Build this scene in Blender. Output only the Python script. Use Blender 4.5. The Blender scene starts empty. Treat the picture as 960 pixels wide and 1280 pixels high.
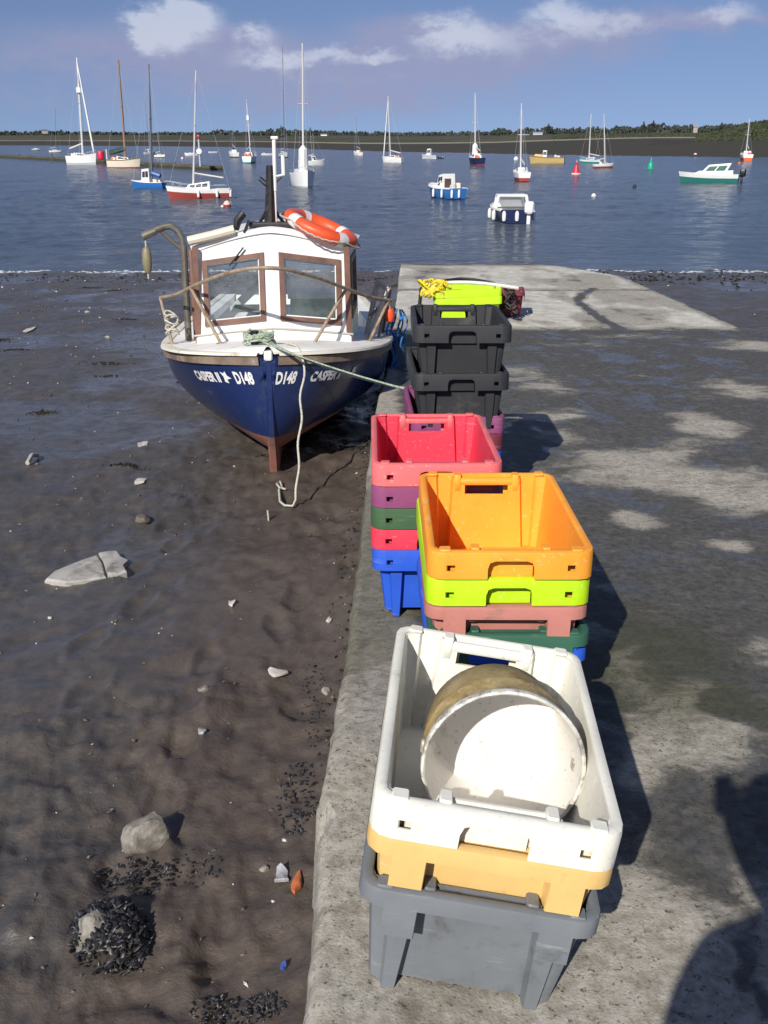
import bpy, bmesh, math, random
from mathutils import Vector, Matrix, noise as mnoise
R = math.radians
random.seed(7)
C = bpy.context.scene.collection
S = bpy.context.scene

# ------------------------------------------------------------------ camera
F = 1200.0                                    # focal length in pixels of the 960 x 1280 photograph
TH = math.atan(466 / F)                       # downward pitch: the horizon lies 466 px above centre
CT, ST = math.cos(TH), math.sin(TH)
EYE = 1.6
cam_d = bpy.data.cameras.new('camera')
cam_d.sensor_fit = 'VERTICAL'; cam_d.sensor_height = 36.0; cam_d.sensor_width = 27.0
cam_d.lens = 36.0 * F / 1280.0
cam_d.clip_start = 0.02; cam_d.clip_end = 9000
cam = bpy.data.objects.new('camera', cam_d); C.objects.link(cam)
cam.location = (0, 0, EYE); cam.rotation_euler = (R(90) - TH, 0, 0)
S.camera = cam

# ------------------------------------------------------------------ view
S.view_settings.view_transform = 'Standard'; S.view_settings.look = 'None'
S.view_settings.gamma = 1.0; S.view_settings.use_curve_mapping = False
S.view_settings.exposure = 0.15
S.cycles.max_bounces = 6; S.cycles.transparent_max_bounces = 8
S.cycles.caustics_reflective = False; S.cycles.caustics_refractive = False

# ------------------------------------------------------------------ sun
SUN_EL = R(35.0); SAZ = Vector((0.39, 0.92)).normalized()       # light travels along +SAZ
sd = Vector((SAZ.x * math.cos(SUN_EL), SAZ.y * math.cos(SUN_EL), -math.sin(SUN_EL)))
sun_d = bpy.data.lights.new('sun', 'SUN'); sun_d.energy = 4.6; sun_d.angle = R(0.53); sun_d.color = (1.0, 0.955, 0.88)
sun = bpy.data.objects.new('sun', sun_d); C.objects.link(sun)
sun.rotation_euler = sd.to_track_quat('-Z', 'Y').to_euler(); sun.location = (-20, -40, 40)

# ------------------------------------------------------------------ node helper
class NT:
    def __init__(s, tree): s.t = tree; s.n = tree.nodes; s.l = tree.links
    def new(s, typ, **kw):
        nd = s.n.new(typ)
        for k, v in kw.items(): setattr(nd, k, v)
        return nd
    def put(s, sock, v):
        if hasattr(v, 'is_output') or isinstance(v, bpy.types.NodeSocket): s.l.new(v, sock)
        else: sock.default_value = v
    def math(s, op, a, b=None, c=None, clamp=False):
        nd = s.new('ShaderNodeMath', operation=op); nd.use_clamp = clamp
        s.put(nd.inputs[0], a)
        if b is not None: s.put(nd.inputs[1], b)
        if c is not None: s.put(nd.inputs[2], c)
        return nd.outputs[0]
    def vmath(s, op, a, b):
        nd = s.new('ShaderNodeVectorMath', operation=op); s.put(nd.inputs[0], a); s.put(nd.inputs[1], b); return nd.outputs[0]
    def noise(s, vec, scale, detail=4, rough=.55, dist=0, w=None):
        nd = s.new('ShaderNodeTexNoise')
        if w is not None: nd.noise_dimensions = '4D'; s.put(nd.inputs['W'], w)
        if vec is not None: s.l.new(vec, nd.inputs['Vector'])
        nd.inputs['Scale'].default_value = scale; nd.inputs['Detail'].default_value = detail
        nd.inputs['Roughness'].default_value = rough; nd.inputs['Distortion'].default_value = dist
        return nd.outputs['Fac']
    def ramp(s, v, lo, hi, to0=0., to1=1., smooth=True):
        nd = s.new('ShaderNodeMapRange'); nd.interpolation_type = 'SMOOTHSTEP' if smooth else 'LINEAR'
        s.put(nd.inputs[0], v); nd.inputs[1].default_value = lo; nd.inputs[2].default_value = hi
        nd.inputs[3].default_value = to0; nd.inputs[4].default_value = to1
        return nd.outputs[0]
    def mix(s, f, a, b, mode='MIX'):
        nd = s.new('ShaderNodeMix'); nd.data_type = 'RGBA'; nd.blend_type = mode
        s.put(nd.inputs[0], f)
        for i, v in ((6, a), (7, b)):
            if isinstance(v, (tuple, list)): v = (*v[:3], 1)
            s.put(nd.inputs[i], v)
        return nd.outputs[2]

# ------------------------------------------------------------------ world
def px_dir(px, py):
    v = Vector(((px - 480) / F, 1.0, (640 - py) / F))            # x right, y along the optical axis, z up
    return Vector((v.x, v.y * CT + v.z * ST, -v.y * ST + v.z * CT)).normalized()
def px_azel(px, py):
    d = px_dir(px, py); return math.atan2(d.x, d.y), math.asin(d.z)
W = bpy.data.worlds.new('World'); S.world = W; W.use_nodes = True
n = NT(W.node_tree); n.n.clear()
out = n.new('ShaderNodeOutputWorld'); bg = n.new('ShaderNodeBackground')
sky = n.new('ShaderNodeTexSky', sky_type='NISHITA'); sky.sun_disc = False
sky.sun_elevation = SUN_EL; sky.sun_rotation = math.atan2(-SAZ.x, -SAZ.y)
sky.air_density = 1.0; sky.dust_density = 0.3; sky.ozone_density = 3.0; sky.altitude = 0
tc = n.new('ShaderNodeTexCoord'); sep = n.new('ShaderNodeSeparateXYZ'); n.l.new(tc.outputs['Generated'], sep.inputs[0])
lift = n.new('ShaderNodeCombineXYZ'); n.l.new(sep.outputs[0], lift.inputs[0]); n.l.new(sep.outputs[1], lift.inputs[1])
n.l.new(n.math('MULTIPLY_ADD', n.math('MAXIMUM', sep.outputs[2], 0.0), .9, .16), lift.inputs[2]); n.l.new(lift.outputs[0], sky.inputs[0])   # deep blue down to the horizon, as in the picture
az = n.math('ARCTAN2', sep.outputs[0], sep.outputs[1]); el = n.math('ARCSINE', sep.outputs[2])
cmb = n.new('ShaderNodeCombineXYZ'); n.l.new(az, cmb.inputs[0]); n.l.new(n.math('MULTIPLY', el, 1.7), cmb.inputs[1])
cv = cmb.outputs[0]
wn1 = n.noise(cv, 30, 6, .62); wn2 = n.noise(n.vmath('ADD', cv, (3.1, 7.7, 0)), 30, 6, .62)
azd = n.math('ADD', az, n.math('MULTIPLY_ADD', wn1, .05, -.025)); eld = n.math('ADD', el, n.math('MULTIPLY_ADD', wn2, .034, -.017))
def blobs(lst):
    tot = None
    for (px, py, rx, ry, a) in lst:
        a0, e0 = px_azel(px, py)
        u = n.math('MULTIPLY', n.math('SUBTRACT', azd, a0), F / rx * .95); v = n.math('MULTIPLY', n.math('SUBTRACT', eld, e0), F / ry * 1.1)
        g = n.math('MULTIPLY', n.math('EXPONENT', n.math('MULTIPLY', n.math('ADD', n.math('MULTIPLY', u, u), n.math('MULTIPLY', v, v)), -1.0)), a)
        tot = g if tot is None else n.math('ADD', tot, g)
    return tot
grey = blobs([(110, 55, 130, 30, .7), (280, 62, 75, 30, 1.), (430, 100, 130, 34, .75), (600, 62, 130, 34, .95), (500, 40, 60, 22, .6),
              (740, 42, 70, 20, .8), (830, 22, 60, 18, .5), (915, 25, 45, 15, .8), (480, 125, 420, 44, .30), (60, 110, 160, 40, .30)])
bright = blobs([(208, 30, 40, 26, 1.8), (188, 48, 16, 16, .6), (248, 22, 28, 14, .8), (322, 44, 22, 16, 1.), (395, 70, 52, 9, .8), (345, 76, 24, 10, .6), (475, 68, 34, 6, .6), (360, 102, 44, 14, .3),
                (565, 38, 44, 20, .95), (610, 52, 44, 18, .35), (700, 18, 36, 24, .9), (785, 24, 50, 14, .6), (912, 16, 36, 16, .8), (480, 100, 90, 16, .32), (600, 62, 110, 22, .34), (760, 40, 70, 14, .3), (300, 75, 70, 18, .28)])
# the same broken cloud goes on over the rest of the sky
gen = n.noise(cv, 7, 7, .6, .4)
offr = n.ramp(n.math('ABSOLUTE', n.math('SUBTRACT', az, 0)), .43, .75); offe = n.ramp(el, .13, .30)
off = n.math('MULTIPLY', n.math('MAXIMUM', offr, offe), n.ramp(el, -.02, .05))
greyf = n.math('ADD', n.ramp(n.math('MULTIPLY', grey, n.ramp(wn2, .3, .7, .75, 1.15)), .10, .95, 0, .80), n.math('MULTIPLY', off, n.ramp(gen, .5, .72, 0, .62)), clamp=True)
brightf = n.math('ADD', n.ramp(n.math('MULTIPLY', bright, n.ramp(wn1, .3, .62, .55, 1.15)), .20, 1.15, 0, .70), n.math('MULTIPLY', off, n.ramp(gen, .58, .8, 0, .5)), clamp=True)
SKY_K = 0.10
tint = n.mix(1.0, sky.outputs[0], (0.78, 0.72, 0.80), 'MULTIPLY')
c1 = n.mix(greyf, tint, (2.9, 3.05, 4.65))
c2 = n.mix(brightf, c1, (5.8, 6.2, 7.3))
n.l.new(c2, bg.inputs[0]); bg.inputs[1].default_value = SKY_K
n.l.new(bg.outputs[0], out.inputs[0])

# ------------------------------------------------------------------ geometry helpers
def G(px, py, a=0.0, b=-0.03):
    """the point where the sight line of a photo pixel meets the plane z = a + b*y"""
    d = px_dir(px, py); t = (a - EYE) / (d.z - b * d.y)
    return Vector((0, 0, EYE)) + d * t
SLIP_B = -0.03
MUD_A, MUD_B = -0.35, -0.044
WATER_Z = -1.4
def GW(px, py): return G(px, py, WATER_Z, 0)
def GM(px, py): return G(px, py, MUD_A, MUD_B)
def sstep(e0, e1, x):
    t = min(1, max(0, (x - e0) / (e1 - e0))); return t * t * (3 - 2 * t)
def interp(tab, x):
    if x <= tab[0][0]: return tab[0][1]
    for (x0, y0), (x1, y1) in zip(tab, tab[1:]):
        if x <= x1: return y0 + (y1 - y0) * (x - x0) / (x1 - x0)
    return tab[-1][1]
def smooth_interp(tab, x):                      # Catmull-Rom through a table
    if x <= tab[0][0]: return tab[0][1]
    if x >= tab[-1][0]: return tab[-1][1]
    for i in range(len(tab) - 1):
        if x <= tab[i + 1][0]:
            x0, y0 = tab[i]; x1, y1 = tab[i + 1]; h = x1 - x0
            m0 = (y1 - tab[i - 1][1]) / (x1 - tab[i - 1][0]) if i > 0 else (y1 - y0) / h
            m1 = (tab[i + 2][1] - y0) / (tab[i + 2][0] - x0) if i + 2 < len(tab) else (y1 - y0) / h
            t = (x - x0) / h
            return (2*t**3-3*t*t+1)*y0 + (t**3-2*t*t+t)*h*m0 + (-2*t**3+3*t*t)*y1 + (t**3-t*t)*h*m1
    return tab[-1][1]

class MB:
    """collects vertices and faces, links them as one mesh object"""
    def __init__(s): s.v = []; s.f = []; s.m = []
    def add(s, vs, fs, mi=0):
        o = len(s.v); s.v += [tuple(v) for v in vs]; s.f += [tuple(o + i for i in f) for f in fs]; s.m += [mi] * len(fs)
        return s
    def box(s, lo, hi, M=None, mi=0, bev=0.0):
        if bev:
            b = min(bev, .49 * min(hi[i] - lo[i] for i in range(3)))
            vs, fs = [], []
            def ring(z, i): 
                x0, x1, y0, y1 = lo[0] + i, hi[0] - i, lo[1] + i, hi[1] - i
                return [(x0 + b, y0, z), (x1 - b, y0, z), (x1, y0 + b, z), (x1, y1 - b, z), (x1 - b, y1, z), (x0 + b, y1, z), (x0, y1 - b, z), (x0, y0 + b, z)]
            rings = [ring(lo[2], b * .6), ring(lo[2] + b, 0), ring(hi[2] - b, 0), ring(hi[2], b * .6)]
            for r in rings: vs += r
            for k in range(3):
                for i in range(8): fs.append((k*8+i, k*8+(i+1) % 8, k*8+8+(i+1) % 8, k*8+8+i))
            fs.append(tuple(reversed(range(8)))); fs.append(tuple(range(24, 32)))
        else:
            x0, y0, z0 = lo; x1, y1, z1 = hi
            vs = [(x0,y0,z0),(x1,y0,z0),(x1,y1,z0),(x0,y1,z0),(x0,y0,z1),(x1,y0,z1),(x1,y1,z1),(x0,y1,z1)]
            fs = [(3,2,1,0),(4,5,6,7),(0,1,5,4),(1,2,6,5),(2,3,7,6),(3,0,4,7)]
        if M is not None: vs = [M @ Vector(v) for v in vs]
        return s.add(vs, fs, mi)
    def hexa(s, p, mi=0):                       # 8 corners: bottom 4, top 4
        return s.add(p, [(3,2,1,0),(4,5,6,7),(0,1,5,4),(1,2,6,5),(2,3,7,6),(3,0,4,7)], mi)
    def tube(s, pts, r, k=8, mi=0, caps=True):
        pts = [Vector(p) for p in pts]; N = len(pts)
        rs = r if isinstance(r, (list, tuple)) else [r] * N
        t0 = (pts[1] - pts[0]).normalized()
        up = Vector((0, 0, 1)) if abs(t0.z) < .9 else Vector((0, 1, 0))
        nx = t0.cross(up).normalized(); vs = []
        for i in range(N):
            t = ((pts[min(i+1, N-1)] - pts[max(i-1, 0)])).normalized()
            nx = (nx - t * nx.dot(t)).normalized(); ny = t.cross(nx)
            for j in range(k):
                a = 2 * math.pi * j / k; vs.append(pts[i] + (nx * math.cos(a) + ny * math.sin(a)) * rs[i])
        fs = [(i*k+j, i*k+(j+1) % k, (i+1)*k+(j+1) % k, (i+1)*k+j) for i in range(N-1) for j in range(k)]
        if caps: fs += [tuple(reversed(range(k))), tuple(range((N-1)*k, N*k))]
        return s.add(vs, fs, mi)
    def lathe(s, prof, k=24, M=None, mi=0, caps=True):     # prof: (r, z) pairs
        vs, fs = [], []
        for (r, z) in prof:
            for j in range(k):
                a = 2 * math.pi * j / k; vs.append(Vector((r * math.cos(a), r * math.sin(a), z)))
        for i in range(len(prof) - 1):
            for j in range(k): fs.append((i*k+j, i*k+(j+1) % k, (i+1)*k+(j+1) % k, (i+1)*k+j))
        if caps and prof[0][0] > 1e-6: fs.append(tuple(reversed(range(k))))
        if caps and prof[-1][0] > 1e-6: fs.append(tuple(range((len(prof)-1)*k, len(prof)*k)))
        if M is not None: vs = [M @ v for v in vs]
        return s.add(vs, fs, mi)
    def loft(s, rings, closed=True, cap0=False, cap1=False, mi=0):
        k = len(rings[0]); vs = [p for r in rings for p in r]; fs = []
        for i in range(len(rings) - 1):
            for j in range(k if closed else k - 1):
                fs.append((i*k+j, i*k+(j+1) % k, (i+1)*k+(j+1) % k, (i+1)*k+j))
        if cap0: fs.append(tuple(reversed(range(k))))
        if cap1: fs.append(tuple(range((len(rings)-1)*k, len(rings)*k)))
        return s.add(vs, fs, mi)
    def prism(s, poly, y0, y1, M=None, mi=0):   # poly in (x, z), extruded along y
        k = len(poly); vs = [(x, y0, z) for x, z in poly] + [(x, y1, z) for x, z in poly]
        fs = [tuple(range(k)), tuple(reversed(range(k, 2*k)))] + [(i, i+k, (i+1) % k + k, (i+1) % k) for i in range(k)]
        if M is not None: vs = [M @ Vector(v) for v in vs]
        return s.add(vs, fs, mi)
    def mesh(s, name, mats, smooth=None):
        me = bpy.data.meshes.new(name); me.from_pydata(s.v, [], s.f)
        for m in (mats if isinstance(mats, (list, tuple)) else [mats]): me.materials.append(m)
        if any(s.m): me.polygons.foreach_set('material_index', s.m)
        bm = bmesh.new(); bm.from_mesh(me); bmesh.ops.remove_doubles(bm, verts=bm.verts, dist=1e-5)
        bmesh.ops.recalc_face_normals(bm, faces=bm.faces); bm.to_mesh(me); bm.free()
        if smooth is not None:
            me.polygons.foreach_set('use_smooth', [True] * len(me.polygons)); me.set_sharp_from_angle(angle=R(smooth))
        return me
    def build(s, name, mats, parent=None, smooth=35, label=None):
        o = bpy.data.objects.new(name, s.mesh(name, mats, smooth)); C.objects.link(o)
        if parent is not None: o.parent = parent
        if label: o['label'] = label
        return o
def tag(o, label=None, cat=None, group=None, kind=None):
    if label: o['label'] = label
    if cat: o['category'] = cat
    if group: o['group'] = group
    if kind: o['kind'] = kind
    return o
def thing(name, loc, label, cat, group=None, rot=(0, 0, 0)):
    o = bpy.data.objects.new(name, None); C.objects.link(o); o.location = loc; o.rotation_euler = rot
    o.empty_display_size = .1
    return tag(o, label, cat, group)
def copy_thing(o, loc, rot, label, mats=None):
    """a copy of a thing and of each of its parts; shared meshes, own colour through the object's material slot"""
    c = o.copy(); C.objects.link(c); c.location = loc; c.rotation_euler = rot; c['label'] = label
    for ch in o.children:
        d = ch.copy(); C.objects.link(d); d.parent = c
        if mats:
            d.material_slots[0].link = 'OBJECT'; d.material_slots[0].material = mats
    return c

# ------------------------------------------------------------------ materials
def mat(name, col, rough=.5, metal=0., var=.12, scale=12., bump=0., bscale=60., dirt=None, dirt_amt=.5, dirt_scale=6., dirt2=None, spec=.5, coat=0., scratch=None, streak=None):
    m = bpy.data.materials.new(name); m.use_nodes = True; q = NT(m.node_tree)
    b = q.n['Principled BSDF']; tcn = q.new('ShaderNodeTexCoord'); oi = q.new('ShaderNodeObjectInfo')
    v = tcn.outputs['Object']; w = q.math('MULTIPLY', oi.outputs['Random'], 37.0)
    f = q.noise(v, scale, 5, .6, 0, w)
    lo = tuple(c * (1 - var) for c in col); hi = tuple(min(1, c * (1 + var)) for c in col)
    c = q.mix(q.ramp(f, .3, .7), lo, hi); r = q.ramp(f, .3, .7, rough * .85, min(1, rough * 1.15))
    if dirt:
        g = q.noise(v, dirt_scale, 8, .68, .3, w); df = q.ramp(g, .62 - dirt_amt * .25, .74 - dirt_amt * .12)
        c = q.mix(q.math('MULTIPLY', df, .8), c, dirt)
    if dirt2:
        g2 = q.noise(v, dirt_scale * 14, 4, .6, 0, w); c = q.mix(q.ramp(g2, .60, .68, 0, .7), c, dirt2)
    if scratch:
        mp = q.new('ShaderNodeMapping'); mp.inputs['Scale'].default_value = (5, 3, 70); mp.inputs['Rotation'].default_value = (.25, .3, 0); q.l.new(v, mp.inputs[0])
        sc = q.ramp(q.noise(mp.outputs[0], 1.0, 6, .75, .6, w), .56, .70); patch = q.ramp(q.noise(v, 3.2, 4, .6, .4, w), .42, .62)
        c = q.mix(q.math('MULTIPLY', q.math('MULTIPLY', sc, patch), .55), c, scratch)
        g3 = q.noise(v, 26, 7, .75, .2, w); c = q.mix(q.math('MULTIPLY', q.ramp(g3, .56, .72), .35), c, tuple(x * .45 + .02 for x in col))
        r = q.math('ADD', r, q.math('MULTIPLY', patch, .15))
    if streak:
        mp = q.new('ShaderNodeMapping'); mp.inputs['Scale'].default_value = (9, 9, .7); q.l.new(v, mp.inputs[0])
        sk = q.math('MULTIPLY', q.ramp(q.noise(mp.outputs[0], 1.6, 7, .7, .3, w), .55, .76), q.ramp(q.noise(v, 2.1, 5, .6, 0, w), .42, .62)); c = q.mix(q.math('MULTIPLY', sk, .6), c, streak)
    q.put(b.inputs['Base Color'], c); q.put(b.inputs['Roughness'], r)
    b.inputs['Metallic'].default_value = metal; b.inputs['Specular IOR Level'].default_value = spec
    b.inputs['Coat Weight'].default_value = coat
    if bump:
        bn = q.new('ShaderNodeBump'); bn.inputs['Strength'].default_value = 1.0; bn.inputs['Distance'].default_value = bump
        q.put(bn.inputs['Height'], q.noise(v, bscale, 5, .6, 0, w)); q.l.new(bn.outputs[0], b.inputs['Normal'])
    return m
def plastic(name, col, dirt=(.16, .13, .09), amt=.25, worn=None):
    return mat(name, col, .52, 0, .09, 4, .0008, 70, dirt, amt, 5, worn, spec=.35, scratch=tuple(.5 * x + .36 * (max(col) > .1) + .06 for x in col))
P = dict(
    orange=plastic('orange_plastic', (.95, .36, .035), dirt=(.62, .26, .06), amt=.12, worn=(.9, .5, .2)),
    lime=plastic('lime_plastic', (.50, .80, .012), amt=.05, worn=(.62, .8, .2)),
    pink=plastic('pink_plastic', (.50, .20, .165), amt=.2),
    darkgreen=plastic('dark_green_plastic', (.035, .115, .075), amt=.15),
    crimson=plastic('crimson_plastic', (.70, .045, .085), amt=.1, worn=(.72, .2, .2)),
    purple=plastic('purple_plastic', (.25, .06, .16), amt=.2),
    green=plastic('green_plastic', (.055, .12, .055), amt=.2),
    blue=plastic('blue_plastic', (.025, .105, .60), amt=.15),
    black=plastic('black_plastic', (.032, .033, .036), dirt=(.09, .085, .075), amt=.2),
    white=plastic('white_plastic', (.80, .78, .68), dirt=(.42, .36, .25), amt=.12, worn=(.62, .58, .47)),
    yellow=plastic('yellow_plastic', (.74, .49, .18), dirt=(.3, .18, .06), amt=.1),
    grey=plastic('grey_plastic', (.175, .19, .205), dirt=(.055, .05, .045), amt=.28),
    faded=plastic('sun_faded_crimson_plastic', (.74, .15, .155), dirt=(.55, .2, .17), amt=.35, worn=(.8, .42, .38)),
    maroon=plastic('maroon_plastic', (.16, .025, .04), amt=.25),
)
def paint(name, col, rough=.4, dirt=None, amt=.2, **k): return mat(name, col, rough, 0, .06, 4, .0005, 50, dirt, amt, 7, **k)
white_paint = paint('white_paint', (.82, .81, .77), .4, (.45, .40, .30), .14, streak=(.50, .36, .22))
cream_paint = paint('cream_paint', (.66, .58, .45), .5, (.3, .24, .16), .25)
hull_blue = paint('navy_gloss_paint', (.011, .026, .105), .28, (.035, .05, .10), .35, coat=.2, streak=(.07, .075, .085))
antifoul = paint('red_antifouling', (.27, .105, .075), .8, (.11, .075, .055), .6, streak=(.12, .09, .07))
brown_wood = mat('brown_wood', (.17, .085, .06), .55, 0, .25, 9, .001, 60, (.10, .06, .045), .3, 12)
strake_wood = mat('worn_strake_wood', (.22, .165, .12), .7, 0, .3, 7, .002, 40, (.40, .34, .27), .35, 14)
rust_steel = mat('rusty_white_steel', (.34, .27, .19), .6, .1, .2, 20, .001, 80, (.20, .085, .03), .55, 16)
grey_steel = mat('grey_galvanised_steel', (.16, .145, .12), .5, .4, .2, 20, .0006, 80, (.12, .07, .04), .3, 14)
black_steel = mat('black_painted_steel', (.022, .02, .022), .5, .2, .2, 20, .0006, 60, (.14, .06, .035), .3, 20)
alu = mat('mast_aluminium', (.55, .55, .54), .4, .3, .08, 8)
black_rubber = mat('black_rubber', (.015, .015, .016), .55)
rope_pale = mat('pale_rope', (.50, .48, .40), .9, 0, .3, 120, .002, 220, (.25, .22, .15), .3, 30)
rope_green = mat('green_white_rope', (.34, .40, .30), .9, 0, .4, 90, .002, 220, (.14, .18, .12), .35, 24)
rope_blue = mat('blue_rope', (.03, .17, .45), .85, 0, .4, 60, .003, 120)
rope_yellow = mat('yellow_rope', (.75, .58, .02), .85, 0, .3, 60, .003, 120)
ring_orange = mat('orange_buoy_vinyl', (.80, .10, .028), .45, 0, .1, 6, .0005, 60, (.5, .08, .03), .2, 8)
ring_white = mat('white_reflective_band', (.72, .70, .68), .5, 0, .08, 20)
def glass_mat(name, tint=(.75, .82, .84), base=(.10, .12, .13), a=.55):
    m = bpy.data.materials.new(name); m.use_nodes = True; q = NT(m.node_tree); b = q.n['Principled BSDF']
    b.inputs['Base Color'].default_value = (*base, 1); b.inputs['Roughness'].default_value = .08
    tr = q.new('ShaderNodeBsdfTransparent'); tr.inputs[0].default_value = (*tint, 1)
    mx = q.new('ShaderNodeMixShader'); tcn = q.new('ShaderNodeTexCoord')
    q.put(mx.inputs[0], q.ramp(q.noise(tcn.outputs['Object'], 6, 4), .3, .7, a - .08, a + .1))
    q.l.new(b.outputs[0], mx.inputs[1]); q.l.new(tr.outputs[0], mx.inputs[2])
    q.l.new(mx.outputs[0], q.n['Material Output'].inputs[0]); return m
win_glass = glass_mat('cabin_glass', a=.80, base=(.42, .46, .48))  # pale base colour imitates a white-blue reflection and haze on the panes
dark_glass = mat('dark_boat_glass', (.02, .025, .03), .1)

# ------------------------------------------------------------------ ground: slipway
def fbm(x, y, z=0., oct=4): return mnoise.fractal(Vector((x, y, z)), 1.0, 2.0, oct)     # about -1 .. 1
SLIP_XL = [(-6, -.12), (0, -.13), (1.41, -.148), (1.93, -.165), (2.02, -.135), (2.10, -.165), (3.14, -.128), (5, -.09), (6.8, -.055), (8.5, .03), (10.3, .09), (13, .17), (16.7, .27), (19, .33)]
SLIP_XR = [(-6, 3.95), (9.7, 3.88), (12.5, 3.92), (15.5, 3.9), (19, 3.9)]
def slip_z(x, y):
    z = SLIP_B * y
    z += .043 * (1 - sstep(-.12, .33, x)) * (1 - sstep(2.25, 2.9, y))       # worn kerb beside the nearest crates
    return z
DRY = [(880, 534, 46, 15, 1), (905, 606, 80, 20, 1), (780, 582, 90, 24, .95), (930, 625, 60, 18, .8), (700, 522, 40, 8, .9), (690, 545, 40, 6, .8), (915, 685, 38, 11, .9), (690, 488, 50, 8, .6), (660, 520, 30, 8, .7),
       (940, 490, 60, 12, .8), (655, 468, 50, 14, .55), (830, 560, 50, 8, .7), (790, 650, 40, 9, .75), (800, 470, 40, 4, .5), (900, 478, 30, 8, .4), (780, 830, 34, 40, .8), (800, 800, 20, 12, .5),
       (890, 920, 50, 50, 1), (800, 950, 40, 60, .9), (840, 900, 55, 30, .9), (820, 1130, 75, 90, 1.1), (760, 1240, 90, 60, 1.1), (930, 1110, 28, 50, .9), (930, 810, 40, 16, .6), (640, 1290, 260, 40, 1.),
       (870, 870, 30, 14, .4), (780, 760, 30, 14, .25), (900, 740, 60, 8, .2), (760, 690, 20, 10, .3), (720, 430, 60, 5, .5), (955, 432, 30, 7, 1.0), (900, 432, 40, 4, .5), (800, 420, 70, 5, .5)]
WETB = [(905, 890, 26, 14, 1.2), (925, 845, 30, 16, .9), (860, 1050, 40, 16, 1.), (905, 1090, 22, 26, .9), (890, 1160, 12, 60, .9), (925, 1240, 10, 60, .8), (860, 770, 80, 26, .7)]
def wblob(lst):
    o = []
    for px, py, rx, ry, a in lst:
        p = G(px, py); D = p.y * CT - (p.z - EYE) * ST
        q0, q1 = G(px, py + ry), G(px, max(py - ry, 345)); o.append((p.x, p.y, rx * D / F, max(.04, (q1.y - q0.y) / 2), a))
    return o
DRYW, WETW = wblob(DRY), wblob(WETB)
CRK = [G(*q_) for q_ in ((742, 361), (728, 368), (722, 376), (738, 389), (752, 399), (768, 407), (778, 413))]
def wet_at(x, y):
    if y > 10.33:
        v = -.40 + .95 * max(0, fbm(x * .8, y * .5, 5)) + .9 * max(0, fbm(x * 2.2, y * .8, 2) - .12)
        for a_, b_ in zip(CRK, CRK[1:]):
            t = min(1, max(0, ((x - a_.x) * (b_.x - a_.x) + (y - a_.y) * (b_.y - a_.y)) / ((b_.x - a_.x) ** 2 + (b_.y - a_.y) ** 2)))
            d = math.hypot((x - a_.x - t * (b_.x - a_.x)), (y - a_.y - t * (b_.y - a_.y)) * .6); v = max(v, 1.1 - (d / (.085 + .04 * fbm(x * 4, y * 4))) ** 2 if d < .2 else -9)
        e_ = min(abs(y - 10.37), abs(y - 14.07)); v = max(v, .75 - e_ * 5) if e_ < .2 else v
        return min(1, max(-.45, max(v, .9 - abs(x - 3.92) * 7, .8 - abs(y - 18.1) * 2.5)))
    jx = x + .10 * fbm(x * 3, y * 3, 1.7); jy = y + .22 * fbm(x * 2, y * 2, 8.1)
    d = sum(a * math.exp(-((jx - bx) / rx) ** 2 - ((jy - by) / ry) ** 2) for bx, by, rx, ry, a in DRYW if abs(jy - by) < 3 * ry)
    w = sum(a * math.exp(-((jx - bx) / rx) ** 2 - ((jy - by) / ry) ** 2) for bx, by, rx, ry, a in WETW if abs(jy - by) < 3 * ry)
    d = max(d, 1 - sstep(.02, .22, x) if y < 30 else 0)
    d = max(d, (1 - sstep(1.7, 2.1, y)) * (1 - sstep(.5, 1.4, x)))
    return min(1, max(0, 1 - d + w))
def algae_at(x, y):
    a = math.exp(-((y - 3.9) / 1.2) ** 2) * (1 - sstep(.1, .35, x)) * 1.25
    a += .8 * math.exp(-((x - .9) / .5) ** 2 - ((y - 2.9) / .8) ** 2) + .45 * max(0, fbm(x * 2.2, y * 1.6, 3))
    return min(1, a)
cm = bpy.data.materials.new('slip_concrete'); cm.use_nodes = True; q = NT(cm.node_tree); b = q.n['Principled BSDF']
tcn = q.new('ShaderNodeTexCoord'); ov = tcn.outputs['Object']; at = q.new('ShaderNodeAttribute', attribute_name='wet'); at2 = q.new('ShaderNodeAttribute', attribute_name='algae')
mpc = q.new('ShaderNodeMapping'); mpc.inputs['Scale'].default_value = (.8, 1.25, 1); q.l.new(ov, mpc.inputs[0])
n1 = q.noise(mpc.outputs[0], 4.5, 10, .74, .5); n2 = q.noise(ov, 30, 6, .68); n3 = q.noise(ov, 160, 3, .6)
wet = q.ramp(q.math('ADD', at.outputs['Fac'], q.math('ADD', q.math('MULTIPLY_ADD', n1, 1.9, -.95), q.math('MULTIPLY_ADD', n2, 1.2, -.6))), .16, .78)
vor = q.new('ShaderNodeTexVoronoi'); q.l.new(ov, vor.inputs['Vector']); vor.inputs['Scale'].default_value = 75
speck = q.ramp(vor.outputs['Distance'], .12, .34, 1, 0)
spk = q.math('MULTIPLY', speck, q.ramp(q.noise(ov, 22, 4), .45, .6))
dry = q.mix(q.ramp(n2, .28, .72), (.25, .225, .18), (.46, .43, .37)); dry = q.mix(q.math('MULTIPLY', spk, .75), dry, (.10, .085, .065))
pits = q.ramp(q.noise(ov, 55, 5, .7), .60, .70); dry = q.mix(q.math('MULTIPLY', pits, .7), dry, (.07, .06, .045))
dry = q.mix(q.math('MULTIPLY', q.ramp(n1, .52, .66), .55), dry, (.15, .13, .095))
wetc = q.mix(q.ramp(n2, .3, .7), (.054, .051, .045), (.108, .102, .090)); wetc = q.mix(q.ramp(q.noise(ov, 14, 6, .7), .50, .68, 0, .6), wetc, (.15, .14, .12))
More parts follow.
